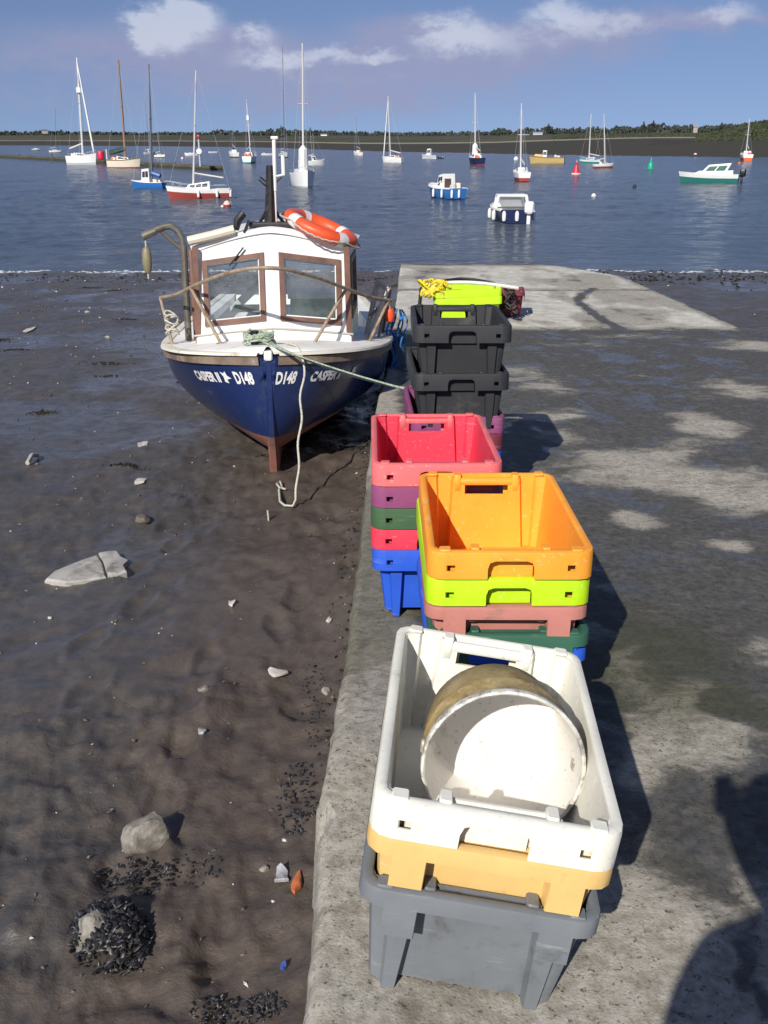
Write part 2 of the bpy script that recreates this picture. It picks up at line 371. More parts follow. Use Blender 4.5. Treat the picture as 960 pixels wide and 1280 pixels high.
dry = q.mix(q.ramp(at.outputs['Fac'], -.05, -.38, 0, .85), dry, q.mix(q.ramp(q.noise(ov, 7, 6, .65), .3, .7), (.44, .42, .36), (.68, .66, .58)))
base = q.mix(wet, dry, wetc)
alg = q.math('MULTIPLY', q.ramp(q.math('ADD', at2.outputs['Fac'], q.math('MULTIPLY_ADD', n1, 1.2, -.6)), .35, .8), .6)
base = q.mix(alg, base, (.050, .052, .022)); q.put(b.inputs['Base Color'], base)
pud = q.ramp(q.noise(ov, 3.2, 5, .6, .4), .50, .60)
rg = q.ramp(n3, .3, .7, .55, .8)
q.put(b.inputs['Roughness'], q.math('SUBTRACT', q.math('SUBTRACT', .93, q.math('MULTIPLY', wet, .27)), q.math('MULTIPLY', q.math('MULTIPLY', pud, wet), .42)))
b.inputs['Specular IOR Level'].default_value = .4
bp = q.new('ShaderNodeBump'); bp.inputs['Distance'].default_value = .006
q.put(bp.inputs['Height'], q.math('ADD', q.math('MULTIPLY', n2, .6), q.math('ADD', q.math('MULTIPLY', n3, .3), q.math('MULTIPLY', pits, -.5)))); q.l.new(bp.outputs[0], b.inputs['Normal'])

def slab(name, y0, y1, ny_fn, parent, far=False, end=False):
    ys = ny_fn; vs, wets, algs = [], [], []
    us = [-.10, -.09, -.075, -.045, -.02, 0.0] # placeholders for the rounded left face, see below
    NX = 120
    rows = []
    for yi, y in enumerate(ys):
        xl = smooth_interp(SLIP_XL, y) + .012 * fbm(0, y * 3.1) + .005 * fbm(3, y * 14)
        xr = interp(SLIP_XR, y) + .05 * fbm(9, y * .8) + .015 * fbm(9, y * 5)
        ed = min(1, min(abs(y - y0), abs(y - y1)) / .05) if (yi not in (0, len(ys) - 1)) else 0
        row = []
        zb = MUD_A + MUD_B * y - .35; rr = .034 + .014 * fbm(7, y * 2.2)
        zt = slip_z(xl + .05, y)
        row.append((xl - .035, y, zb)); row.append((xl - .02 + .02 * fbm(1, y * 6), y, zb + (zt - zb) * .5)); row.append((xl - .005 + .012 * fbm(2, y * 9), y, zt - rr * 1.6))
        for a in (0, 22, 45, 68): row.append((xl + rr * (1 - math.cos(R(a))), y, zt - rr + rr * math.sin(R(a)) + .004 * fbm(5 + a, y * 12)))
        for i in range(NX + 1):
            t = i / NX; t = t * t * .55 + t * .45                       # finer on the crates' side
            x = xl + rr + (xr - .05 - xl - rr) * t
            z = slip_z(x, y) + .006 * fbm(x * 1.3, y * 1.3, 2) + .0035 * fbm(x * 9, y * 9, 4, 3) + .0015 * fbm(x * 40, y * 40, 1, 2)
            if ed < 1: z -= .012 * (1 - ed)
            if far: z += .01 * fbm(x * 2, y * 2, 7)
            row.append((x, y, z))
        zt = slip_z(xr, y); row += [(xr - .02, y, zt - .015), (xr, y, zt - .06), (xr + .02, y, zb)]
        rows.append(row)
    m = MB(); k = len(rows[0])
    if end:                                                         # the seaward end is cut on a slant and broken
        for row in rows:
            for i, (x, y, z) in enumerate(row):
                lim = y1 - max(0, x - 2.9) * 2.3 + .15 * fbm(x * 2, 3)
                if y > lim: row[i] = (x, lim, z - (.02 if y - lim > .05 else 0))
    m.loft(rows, closed=False)
    for ri, sgn in ((0, 1), (-1, -1)):                              # end faces
        top = rows[ri][2:-1]; o = len(m.v)
        m.v += top + [(x, y, z - (.9 if ri else .25)) for x, y, z in top]; kk = len(top)
        for i in range(kk - 1): m.f.append((o+i, o+i+1, o+kk+i+1, o+kk+i)); m.m.append(0)
    me = bpy.data.meshes.new(name); me.from_pydata(m.v, [], m.f); me.materials.append(cm)
    a1 = me.attributes.new('wet', 'FLOAT', 'POINT'); a2 = me.attributes.new('algae', 'FLOAT', 'POINT')
    a1.data.foreach_set('value', [wet_at(v[0], v[1]) for v in m.v]); a2.data.foreach_set('value', [algae_at(v[0], v[1]) for v in m.v])
    bm = bmesh.new(); bm.from_mesh(me); bmesh.ops.recalc_face_normals(bm, faces=bm.faces); bm.to_mesh(me); bm.free()
    me.polygons.foreach_set('use_smooth', [True] * len(me.polygons)); me.set_sharp_from_angle(angle=R(50))
    o = bpy.data.objects.new(name, me); C.objects.link(o); o.parent = parent; return o
slip = tag(bpy.data.objects.new('slipway', None), 'concrete slipway with dark wet patches running down to the water', kind='structure'); C.objects.link(slip)
ys = [-6, -4, -2, -1, -.5, 0, .4, .7, .9] + [1 + .022 * i for i in range(int(2.6 / .022))]
while ys[-1] < 10.30: ys.append(ys[-1] + .012 * ys[-1] * (1 if ys[-1] < 6 else .8))
slab('concrete_slab', -6, 10.335, [y for y in ys if y < 10.32] + [10.335], slip)
slab('concrete_slab', 10.365, 14.05, [10.365 + (14.05 - 10.365) * i / 36 for i in range(37)], slip, True)
slab('concrete_slab', 14.09, 18.3, [14.09 + (18.3 - 14.09) * i / 40 for i in range(41)], slip, True, True)

# ------------------------------------------------------------------ mud
def mud_base(x, y):
    z = MUD_A + MUD_B * y if y < 27 else MUD_A + MUD_B * 27 - .03 * (y - 27)
    return z
FOOT = [(-.45 - .10 * (i % 2) - .35 * math.sin(i * .5), 2.0 + .33 * i, .25 * math.sin(i * 1.3)) for i in range(12)] + [(-1.2 - .12 * (i % 2), 3.4 + .42 * i, -.2) for i in range(6)]
def foot_dz(x, y):
    dz = 0
    for fx_, fy_, fa in FOOT:
        if abs(y - fy_) < .3 and abs(x - fx_) < .25:
            c_, s_ = math.cos(fa), math.sin(fa); u, v = (x - fx_) * c_ + (y - fy_) * s_, -(x - fx_) * s_ + (y - fy_) * c_
            wob = 1 + .55 * fbm(x * 7, y * 7, 13); d = ((u / .05) ** 2 + (v / .13) ** 2) * wob; dz += -.017 * math.exp(-d * d) + .009 * math.exp(-((math.sqrt(d) - 1.45) / .35) ** 2)
    return dz
PG = GM(450, 535)
def pool_at(x, y):
    if y < 1 or y > 26: return 0.
    p = sstep(.10, .36, fbm(x * .55 + 3, y * .42, 31) + .12 * fbm(x * 2.3, y * 1.8, 5) + .10 * sstep(-.6, -3, x) - .25 * (1 - sstep(2.2, 4, y)))
    g = math.exp(-((x - PG.x) / .40) ** 2 - ((y - PG.y) / .9) ** 2)
    return max(p, sstep(.35, .6, g + .25 * fbm(x * 4, y * 3, 9)))
def mud_z(x, y):
    pl = pool_at(x, y) * .6
    d = smooth_interp(SLIP_XL, min(max(y, 0), 18)) - x                        # distance from the slip's left edge
    rough = .35 + .65 * math.exp(-((d - .7) / 1.2) ** 2) if d > 0 else .7
    z = mud_base(x, y)
    z += .035 * fbm(x * .5, y * .5, 11) * min(1, .3 + y * .1); rough *= 1 - pl; z -= .014 * pl
    z += .026 * rough * fbm(x * 2.1, y * 2.1, 4)
    z += .024 * rough * fbm(x * 6.5, y * 5.0, 6, 3) + .012 * rough * fbm(x * 19, y * 16, 2, 3)
    f = fbm(x * 3.3, y * 2.6, 21, 2)                                          # trodden hollows
    z -= .03 * rough * sstep(.25, .6, f) 
    if y < 7.5: z += foot_dz(x, y)
    if d > 0: z += .05 * math.exp(-(d / .12) ** 2)                             # silt banked up on the concrete
    return z
ys = [-60, -20, -8, -4, -2, -1, -.4, 0, .3]
while ys[-1] < 27: ys.append(ys[-1] + max(.016, .0085 * ys[-1]))
ys += [29, 33, 40]
us = [-40, -12, -4, -2.2, -1.6] + [-1.3 + 1.3 * i / 230 for i in range(230)] + [2 * i / 90 for i in range(91)] + [2.6, 4, 12, 40]
mv = []; wx = []
for y in ys:
    wdt = 1.0 + .42 * max(0, y)
    for u in us:
        x = u * wdt + (.0 if abs(u) > 2 else .06)
        mv.append((x, y, mud_z(x, y) if -1 < y < 28 and abs(u) < 2.3 else mud_base(x, y)))
K = len(us)
mf = [(i*K+j, i*K+j+1, (i+1)*K+j+1, (i+1)*K+j) for i in range(len(ys)-1) for j in range(K-1)]
me = bpy.data.meshes.new('mud'); me.from_pydata(mv, [], mf); me.polygons.foreach_set('use_smooth', [True] * len(mf))
ab = me.attributes.new('brown', 'FLOAT', 'POINT')
def brown_at(x, y):
    d = smooth_interp(SLIP_XL, min(max(y, 0), 18)) - x
    if d < 0: return .3
    return .9 * math.exp(-(max(0, d - .3) / (.35 + .07 * y)) ** 2)
ab.data.foreach_set('value', [brown_at(v[0], v[1]) for v in mv])
ap = me.attributes.new('pool', 'FLOAT', 'POINT'); ap.data.foreach_set('value', [pool_at(v[0], v[1]) for v in mv])
mud = tag(bpy.data.objects.new('mud_foreshore', me), 'dark wet mud of the foreshore at low tide', kind='structure'); C.objects.link(mud)
mm = bpy.data.materials.new('wet_mud'); mm.use_nodes = True; q = NT(mm.node_tree); b = q.n['Principled BSDF']; me.materials.append(mm)
tcn = q.new('ShaderNodeTexCoord'); ov = tcn.outputs['Object']; at = q.new('ShaderNodeAttribute', attribute_name='brown'); atp = q.new('ShaderNodeAttribute', attribute_name='pool')
n1 = q.noise(ov, 1.3, 8, .62, .6); n2 = q.noise(ov, 9, 8, .66, .3); n3 = q.noise(ov, 70, 5, .65)
br = q.ramp(q.math('ADD', at.outputs['Fac'], q.math('MULTIPLY_ADD', n1, .8, -.4)), .1, .8)
col = q.mix(br, (.066, .063, .060), (.080, .062, .050)); col = q.mix(q.ramp(n2, .36, .66, 0, .7), col, (.125, .100, .080))
col = q.mix(q.ramp(n1, .52, .72, 0, .55), col, (.045, .040, .035)); col = q.mix(q.ramp(n3, .62, .72, 0, .6), col, (.11, .10, .085))
q.put(b.inputs['Base Color'], col)
sh = q.ramp(q.noise(ov, 2.2, 6, .6, .8), .40, .62)                            # films of water lying in the hollows
q.put(b.inputs['Roughness'], q.math('ADD', q.math('SUBTRACT', q.math('MULTIPLY_ADD', sh, -.18, .46), q.math('MULTIPLY', q.math('MULTIPLY', atp.outputs['Fac'], q.ramp(n2, .3, .6, .35, 1.0)), .22)), q.math('MULTIPLY', n3, .12)))
b.inputs['Specular IOR Level'].default_value = .45
bp = q.new('ShaderNodeBump'); bp.inputs['Distance'].default_value = .010
q.put(bp.inputs['Height'], q.math('ADD', q.math('MULTIPLY', n2, 1.1), q.math('MULTIPLY', n3, .30))); q.put(bp.inputs['Strength'], q.math('MULTIPLY_ADD', atp.outputs['Fac'], -.5, 1.0)); q.l.new(bp.outputs[0], b.inputs['Normal'])

# ------------------------------------------------------------------ water
wm = bpy.data.materials.new('river_water'); wm.use_nodes = True; q = NT(wm.node_tree); b = q.n['Principled BSDF']
tcn = q.new('ShaderNodeTexCoord'); ov = tcn.outputs['Object']
mp = q.new('ShaderNodeMapping'); mp.inputs['Scale'].default_value = (.55, 1.0, 1); q.l.new(ov, mp.inputs[0]); wv = mp.outputs[0]
w1 = q.noise(wv, 1.1, 3, .55, .4); w2 = q.noise(wv, 4.2, 4, .6, .5); w3 = q.noise(wv, .22, 3, .5)
q.put(b.inputs['Base Color'], q.mix(q.ramp(w3, .35, .65), (.052, .070, .098), (.068, .088, .118)))
b.inputs['Roughness'].default_value = .14; b.inputs['IOR'].default_value = 1.33
bp = q.new('ShaderNodeBump'); bp.inputs['Distance'].default_value = .45
q.put(bp.inputs['Height'], q.math('ADD', w1, q.math('MULTIPLY', w2, .30))); q.l.new(bp.outputs[0], b.inputs['Normal'])
rad = [0, 8, 16, 19]; r_ = 20.5
while r_ < 420: rad.append(r_); r_ += max(.11, r_ * r_ / 3900)
rad += [520, 700, 1000, 1800, 3500, 7000]
azs = [R(-180 + 12 * i) for i in range(12)] + [R(-36 + 72 * i / 430) for i in range(431)] + [R(48 + 12 * i) for i in range(12)]
wvv = []
for r_ in rad:
    for a in azs:
        x, y = math.sin(a) * r_, math.cos(a) * r_; z = WATER_Z
        if 20 < r_ < 430 and abs(a) < R(36.5):
            gust = .65 + .5 * fbm(x * .03, y * .02, 6, 2); f_ = sstep(22.5, 30, r_) * .8 + .2
            z += f_ * gust * (.085 * mnoise.fractal(Vector((x * .9, y * 1.1, 1.5)), 1, 2.1, 3) + .07 * mnoise.noise(Vector((x * .25, y * .45, 4))))
        wvv.append((x, y, z))
K = len(azs); wme = bpy.data.meshes.new('water')
wme.from_pydata(wvv, [], [(i*K+j_, i*K+(j_+1) % K, (i+1)*K+(j_+1) % K, (i+1)*K+j_) for i in range(len(rad)-1) for j_ in range(K)])
bmw = bmesh.new(); bmw.from_mesh(wme); bmesh.ops.remove_doubles(bmw, verts=bmw.verts, dist=1e-4); bmesh.ops.recalc_face_normals(bmw, faces=bmw.faces); bmw.to_mesh(wme); bmw.free()
if wme.polygons[len(wme.polygons) // 2].normal.z < 0: wme.flip_normals()
wme.polygons.foreach_set('use_smooth', [True] * len(wme.polygons)); wme.materials.append(wm)
wo = bpy.data.objects.new('water', wme); C.objects.link(wo); tag(wo, 'choppy slate blue tidal river', kind='structure')
# a thread of foam where the ripples break on the mud
foam = paint('foam', (.42, .44, .45), .6)
m = MB()
for i in range(420):
    x = -14 + 26 * i / 420 + random.uniform(-.03, .03)
    yb = 23.80 + .45 * fbm(x * .35, 2) + random.gauss(0, .14) + (.05 if x > 0 else 0)
    if fbm(x * 1.2, 9) < -.25: continue
    l = random.uniform(.03, .14); w = random.uniform(.01, .035); z = WATER_Z + .006
    vs = [(x + l * math.cos(a) * random.uniform(.7, 1.2), yb + w * math.sin(a) * random.uniform(.7, 1.2), z) for a in [k * math.pi / 4 for k in range(8)]]
    m.add(vs + [(x, yb, z + .02)], [(k, (k + 1) % 8, 8) for k in range(8)])
tag(m.build('foam_line', foam), 'thin white foam line where water meets mud', kind='stuff')

# ------------------------------------------------------------------ far shore
def az_of(px): return math.atan((px - 480) / (F * CT + 466 * ST) )
SH = [  # photo column -> distance of water's edge, bank top (distance, z), field rise (distance, z), tree base
    (-900, 700, 900, .8, 1500, 6), (-300, 640, 820, .7, 1300, 6), (0, 560, 720, .6, 1150, 5.6), (300, 400, 600, .3, 1050, 5.2), (450, 268, 420, -.1, 950, 4.6),
    (600, 222, 380, .3, 900, 4.6), (700, 203, 360, 1.2, 820, 5.2), (800, 196, 350, 1.9, 760, 5.8), (880, 190, 330, 2.0, 700, 5.6), (960, 184, 320, 2.1, 700, 5.6), (1300, 176, 300, 2.2, 640, 6), (1900, 170, 280, 2.2, 600, 6)]
def sh(px, k): return smooth_interp([(r[0], r[k]) for r in SH], px)
COLS = list(range(-900, -40, 30)) + list(range(-40, 1010, 5)) + list(range(1010, 1900, 30))
bank_m, field_m = MB(), MB(); br_, fr_ = [], []
bcol, fcol = [], []
for px in COLS:
    a = az_of(px); d0, d1, z1, d2, z2 = (sh(px, k) for k in range(1, 6)); sx, cy = math.sin(a), math.cos(a)
    r0, r1 = [], []
    for t in (-.25, 0, .15, .3, .5, .7, .85, 1):
        d = d0 + (d1 - d0) * t + (3 * fbm(px * .03, 4) if t <= 0 else 0); z = WATER_Z - .25 + (z1 - WATER_Z + .25) * max(0, t) ** .8 - (1 if t < 0 else 0)
        r0.append((sx * d, cy * d, z + .06 * fbm(px * .07, t * 6)))
    for t in (0, .03, .1, .2, .35, .5, .65, .8, 1):
        d = d1 + (d2 - d1) * t; z = z1 + (z2 - z1) * t + (.5 if t > 0 else 0) * fbm(px * .02, t * 4, 3)
        if t == 0: z -= .1
        r1.append((sx * d, cy * d, z + .02))
    br_.append(r0); fr_.append(r1)
bank_m.loft(br_, closed=False); field_m.loft(fr_, closed=False)
def land_mat(name, stops, scale=.02, sy=1.0):
    m = bpy.data.materials.new(name); m.use_nodes = True; q = NT(m.node_tree); b = q.n['Principled BSDF']
    tcn = q.new('ShaderNodeTexCoord'); mp = q.new('ShaderNodeMapping'); mp.inputs['Scale'].default_value = (1, sy, 1); q.l.new(tcn.outputs['Object'], mp.inputs[0])
    f = q.noise(mp.outputs[0], scale, 6, .6, .5); c = stops[0]
    for i, s_ in enumerate(stops[1:]): c = q.mix(q.ramp(f, .36 + .1 * i, .46 + .1 * i), c, s_)
    q.put(b.inputs['Base Color'], c); b.inputs['Roughness'].default_value = .9; b.inputs['Specular IOR Level'].default_value = .2; return m
bank_mat = land_mat('weedy_mud_bank', [(.040, .036, .030), (.058, .048, .038), (.050, .050, .034)], .03, .3)
field_mat = land_mat('far_fields', [(.045, .055, .032), (.085, .078, .052), (.055, .062, .036), (.13, .112, .078)], .008, .4)
tag(bank_m.build('far_bank', bank_mat, None, 60), 'dark weedy mud bank along the far shore', kind='structure')
tag(field_m.build('far_fields', field_mat, None, 60), 'low green and straw fields beyond the far bank', kind='structure')
# pale strand at the top of the bank
m = MB(); sand = land_mat('pale_strand', [(.20, .17, .125), (.26, .225, .17)], .05)
rr_ = []
for px in COLS:
    a = az_of(px); d1, z1 = sh(px, 2), sh(px, 3); d = d1 * .93; wd = .05 + .05 * fbm(px * .013, 1) + .03 * fbm(px * .05, 7)
    wd = max(.004, wd) if px > 380 else max(.004, wd * .8); sx, cy = math.sin(a), math.cos(a)
    rr_.append([(sx * d1 * .985, cy * d1 * .985, z1 - .25), (sx * d1, cy * d1, z1 + .25), (sx * d1 * (1 + wd), cy * d1 * (1 + wd), z1 + .35), (sx * d1 * (1.02 + wd), cy * d1 * (1.02 + wd), z1 - .3)])
m.loft(rr_, closed=False); tag(m.build('strand', sand, None, 60), 'pale sand strip on top of the far bank', kind='structure')
# grassy headland at the right
hill_m = MB(); hr = []
hill_mat = land_mat('headland_grass', [(.030, .036, .016), (.042, .05, .022), (.06, .065, .03)], .12)
HT = [(850, 0), (868, 1.0), (885, 2.2), (905, 3.7), (930, 5.3), (950, 6.0), (1000, 6.6), (1100, 7.2), (1300, 6), (1600, 3), (1800, 0)]
for px in [850 + 3 * i for i in range(60)] + [1030 + 30 * i for i in range(26)]:
    a = az_of(px); h = smooth_interp(HT, px) * 1.0; sx, cy = math.sin(a), math.cos(a); row = []
    for t in range(15):
        tt = t / 14; d = 285 + 110 * tt; z = .9 + h * math.sin(min(1, tt * 1.9) * math.pi / 2) ** 1.2 * (1 if tt < .55 else 1 - (tt - .55) * 1.2)
        z += (.35 * fbm(px * .09, tt * 7, 4) + .25 * fbm(px * .3, tt * 22, 2)) * min(1, h)
        row.append((sx * d, cy * d, z - .5 * (t == 0)))
    hr.append(row)
hill_m.loft(hr, closed=False)
hob = hill_m.build('headland', hill_mat, None, 60); tag(hob, 'dark grassy headland at the right of the far shore', kind='structure')
# far wood: many small leaf clumps
leaf = mat('far_foliage', (.045, .055, .042), .9, 0, .5, .08)  # leaf colour lightened to carry the distance haze
m = MB(); rnd = random.Random(3)
TREE_H = [(-900, 6), (-40, 4.4), (20, 5.0), (80, 5.4), (130, 4.6), (180, 3.6), (260, 4.4), (272, 7), (290, 6), (310, 4.6), (335, 6.6), (352, 9.6), (368, 6.5), (390, 5.6), (410, 6.5), (430, 5), (470, 4.2), (500, 3.6),
          (560, 4), (600, 5), (640, 6), (665, 6.4), (680, 7.6), (690, 6.2), (740, 5.4), (790, 6), (815, 6.8), (840, 6), (880, 6), (1000, 7), (1900, 7)]
def clump(m, c, r, rnd):
    t = rnd.uniform(0, 6.28); vs = []
    for (dx, dz) in ((-1, -.7), (1, -.7), (.75, .55), (0, 1), (-.75, .55)):
        vs.append((c[0] + dx * r * math.cos(t) * rnd.uniform(.7, 1.2), c[1] + dx * r * math.sin(t), c[2] + dz * r * rnd.uniform(.6, 1.1)))
    vs.append((c[0], c[1] - r * .6, c[2] + r * .2))
    m.add(vs, [(i, (i + 1) % 5, 5) for i in range(5)])
for i in range(15000):
    px = rnd.uniform(-60, 1000) if i < 11500 else rnd.uniform(-900, 1900)
    a = az_of(px); d = sh(px, 4) * rnd.uniform(.99, 1.06); h = interp(TREE_H, px) * (.72 + .35 * fbm(px * .06, 3) + .2 * fbm(px * .25, 8))
    z = sh(px, 5) - .4 + max(.6, h) * (rnd.random() ** 1.4) * 1.05
    clump(m, (math.sin(a) * d, math.cos(a) * d, z), rnd.uniform(.5, 1.2) * (1.5 if i % 3 == 0 else 1), rnd)
tag(m.build('far_wood', leaf, None, None), 'low dark line of trees and hedges behind the far fields', kind='stuff')
m = MB()                                                   # bushes on the near face of the headland and dune scrub
for i in range(2600):
    px = rnd.uniform(868, 1150) if i < 1700 else rnd.uniform(690, 890)
    a = az_of(px)
    if px > 868 and i < 1700:
        h = smooth_interp(HT, px); tt = rnd.uniform(.02, .42); d = 284 + 110 * tt; z = .9 + h * math.sin(min(1, tt * 1.9) * math.pi / 2) ** 1.2 + rnd.uniform(-.1, .35)
    else:
        t = rnd.random() ** 2 * .6; d = sh(px, 2) * 1.05 + (sh(px, 4) - sh(px, 2)) * t; z = sh(px, 3) + (sh(px, 5) - sh(px, 3)) * t + .4
    clump(m, (math.sin(a) * d, math.cos(a) * d, z), rnd.uniform(.25, .6), rnd)
tag(m.build('headland_scrub', mat('scrub', (.042, .05, .022), .9, 0, .45, .3), None, None), 'dark scrub on the headland and dunes', kind='stuff')

# ------------------------------------------------------------------ fish crates
CW, CL, CH = .218, .360, .29                     # half width and half length of the tub at the rim, height
def tub_section(k, inset=0.0, z_of=None):
    """cross-section of the tub; k 0 at the foot, 1 at the rim; ends carry two pillars and a recessed middle panel"""
    hw = .188 + (CW - .188) * k - inset; hl = .330 + (CL - .330) * k - inset
    e = .014 * (1 - k) + (.002 if inset else 0)
    ends = [(.075, .024, 1), (.112 + e, .024, 1), (.119 + e, .0, 0), (.170 - e, .0, 0), (.177 - e, .014, 2)]
    right = [(hw - .022, -hl + .014, 2), (hw - .006, -hl + .022, 2), (hw, -hl + .040, 2), (hw, -hl * .4, 2), (hw, 0, 2)]
    q1 = [(x, -hl + d, z) for x, d, z in ends] + right                    # quadrant x>0, y<0
    q2 = [(x, -y, z) for x, y, z in reversed(q1[:-1])]
    q3 = [(-x, -y, z) for x, y, z in q1]
    q4 = [(-x, y, z) for x, y, z in reversed(q1[:-1])]
    # quadrants share the mid-side point once
    return q1 + q2 + [(x, y, z) for x, y, z in q3] + q4
def make_crate_meshes(deep):
    H = CH
    FZ = {0: 0.0, 1: .026, 2: .018}
    secs = [tub_section(0), tub_section((H - .064) / H), tub_section((H - .030) / H), tub_section((H - .006) / H)]
    outer = [[(x, y, FZ[c] if i == 0 else zz) for x, y, c in s_] for i, (s_, zz) in enumerate(zip(secs, (0, H - .064, H - .030, H - .006)))]
    ins = [tub_section(.12, .006), tub_section((H - .064) / H, .006), tub_section((H - .030) / H, .006), tub_section((H - .006) / H, .006)]
    inner = [[(x, y, zz) for x, y, c in s_] for s_, zz in zip(ins, (.034, H - .064, H - .030, H - .006))]
    K = len(secs[0]); m = MB()
    vs = [p for r in outer for p in r] + [p for r in inner for p in r]; fs = []
    def is_slot(j):
        a, b_ = secs[0][j], secs[0][(j + 1) % K]
        return abs(abs(a[0]) - abs(b_[0])) < 1e-6 and a[0] * b_[0] < 0 and abs(a[0]) < .08 and a[2] == 1
    for i in range(3):
        for j in range(K):
            j2 = (j + 1) % K
            if i == 1 and is_slot(j):
                o, n_ = 4 * K, K
                A, B_, C_, D_ = i*K+j, i*K+j2, (i+1)*K+j2, (i+1)*K+j
                for (u, v) in ((A, B_), (B_, C_), (C_, D_), (D_, A)): fs.append((u, v, v + o, u + o))
                continue
            fs.append((i*K+j, i*K+j2, (i+1)*K+j2, (i+1)*K+j))
            fs.append((4*K+i*K+j2, 4*K+i*K+j, 4*K+(i+1)*K+j, 4*K+(i+1)*K+j2))
    fs.append(tuple(4*K + j for j in range(K))); fs.append(tuple(reversed(range(K))))
    for j in range(K): fs.append((3*K+j, 3*K+(j+1) % K, 7*K+(j+1) % K, 7*K+j))
    m.add(vs, fs)
    for sx in (-1, 1):                            # shallow ribs inside the long walls and on the floor
        for yy in (-.16, .16):
            m.hexa([(sx*.196, yy-.006, .05), (sx*.190, yy-.004, .05), (sx*.190, yy+.004, .05), (sx*.196, yy+.006, .05),
                    (sx*.2145, yy-.006, H-.02), (sx*.2095, yy-.004, H-.02), (sx*.2095, yy+.004, H-.02), (sx*.2145, yy+.006, H-.02)])
    body = m.mesh('body', P['grey'], 30)
    # rim: lip and skirt
    SW, SL, rr = .235, .378, .045
    def rrect(hw, hl, r, z):
        pts = []
        def front():
            return [-.182, -.157, -.118, -.070, -.066, -.060, -.044, 0, .044, .060, .066, .070, .118, .157, .182]
        arc = [0, 30, 60, 90]
        for x in [-(hw - r)] + [x * hw / .235 for x in front()] + [(hw - r)]: pts.append((x, -hl, z))
        for a in arc[1:-1]: pts.append((hw - r + r * math.sin(R(a)), -hl + r - r * math.cos(R(a)), z))
        for y in (-(hl - r), -.2, -.19, 0, .19, .2, hl - r): pts.append((hw, y if abs(y) < .3 else y, z))
        for a in arc[1:-1]: pts.append((hw - r + r * math.cos(R(a)), hl - r + r * math.sin(R(a)), z))
        for x in [(hw - r)] + [-x * hw / .235 for x in front()] + [-(hw - r)]: pts.append((x, hl, z))
        for a in arc[1:-1]: pts.append((-(hw - r) - r * math.sin(R(a)), hl - r + r * math.cos(R(a)), z))
        for y in (hl - r, .2, .19, 0, -.19, -.2, -(hl - r)): pts.append((-hw, y, z))
        for a in arc[1:-1]: pts.append((-(hw - r) - r * math.cos(R(a)), -hl + r - r * math.sin(R(a)), z))
        return pts
    m = MB()
    outer = rrect(SW, SL, rr, 0); K = len(outer)
    rings = [rrect(CW - .006, CL - .006, .03, H - .012), rrect(CW - .006, CL - .006, .03, H - .003), rrect(CW - .002, CL - .002, .034, H), rrect(SW - .009, SL - .009, .04, H), rrect(SW - .002, SL - .002, .044, H - .003), rrect(SW, SL, rr, H - .010)]
    m.loft(rings)
    dep = .083 if deep else .040
    def low(p):
        x, y = abs(p[0]), abs(p[1])
        if y > SL - 1e-4:
            if deep:
                if x <= .0445: return H - .028
                if x <= .0605: return H - .034
                if x <= .0665: return H - .052
            elif .11 < x <= .183: return H - .105
        return H - dep
    t = .004
    cols = []
    for j in range(K):
        a, b_ = outer[j], outer[(j + 1) % K]; la, lb = low(a), low(b_)
        if not deep and abs(a[1]) > SL - 1e-4 and abs(b_[1]) > SL - 1e-4 and abs(la - lb) > .01: la = lb = max(la, lb)
        pair = {round(abs(a[0]), 3), round(abs(b_[0]), 3)} if abs(a[1]) > SL - 1e-4 and abs(b_[1]) > SL - 1e-4 else None
        if deep and pair == {.066, .07}: la = lb = H - dep
        cols.append([(la, lb, H - .058), (H - .040, H - .040, H - .010)] if deep and pair == {.157, .182} else [(la, lb, H - .010)])
    for j in range(K):
        a, b_ = outer[j], outer[(j + 1) % K]
        ai = (a[0] * (1 - t / SW), a[1] * (1 - t / SL)); bi = (b_[0] * (1 - t / SW), b_[1] * (1 - t / SL))
        for (l0, l1, h0) in cols[j]:
            p_ = [(a[0], a[1], l0), (b_[0], b_[1], l1), (bi[0], bi[1], l1), (ai[0], ai[1], l0), (a[0], a[1], h0), (b_[0], b_[1], h0), (bi[0], bi[1], h0), (ai[0], ai[1], h0)]
            fs_ = [(3, 2, 1, 0), (0, 1, 5, 4), (2, 3, 7, 6)] + ([(4, 5, 6, 7)] if h0 < H - .02 else [])
            if not any(abs(c_[0] - l1) < 1e-6 and c_[2] == h0 for c_ in cols[(j + 1) % K]): fs_.append((1, 2, 6, 5))
            if not any(abs(c_[1] - l0) < 1e-6 and c_[2] == h0 for c_ in cols[j - 1]): fs_.append((3, 0, 4, 7))
            m.add(p_, fs_)
    rim = m.mesh('rim', P['grey'], 40)
    hm = []
    for sy in (-1, 1):                            # hand grip: the bridge over the slot, with its two stacking lugs
        m = MB(); y0, y1 = sorted((sy * (CL - .034), sy * (CL - .002)))
        m.box((-.115, y0, H - .032), (.115, y1, H - .012), None, 0, .0015)
        for x in (-.100, .100): m.box((x - .012, y0 - .002, H - .055), (x + .012, y1 + .003, H + .005), None, 0, .003)
        for x in (-.185, .185): m.box((x - .016, sy * (CL - .004) - .016, H - .004), (x + .016, sy * (CL - .004) + .016, H + .004), None, 0, .003)
        if deep and sy < 0: m.box((-.0655, -(CL - .018), H - .090), (.0655, -(CL - .030), H - .026))
        hm.append(m.mesh('handle', P['grey'], 40))
    return body, rim, hm
CRATE_MESH = {True: make_crate_meshes(True), False: make_crate_meshes(False)}
CRATE_GROUP = 'fish crates stacked along the edge of the slipway'
CRATE_PROTO = {}
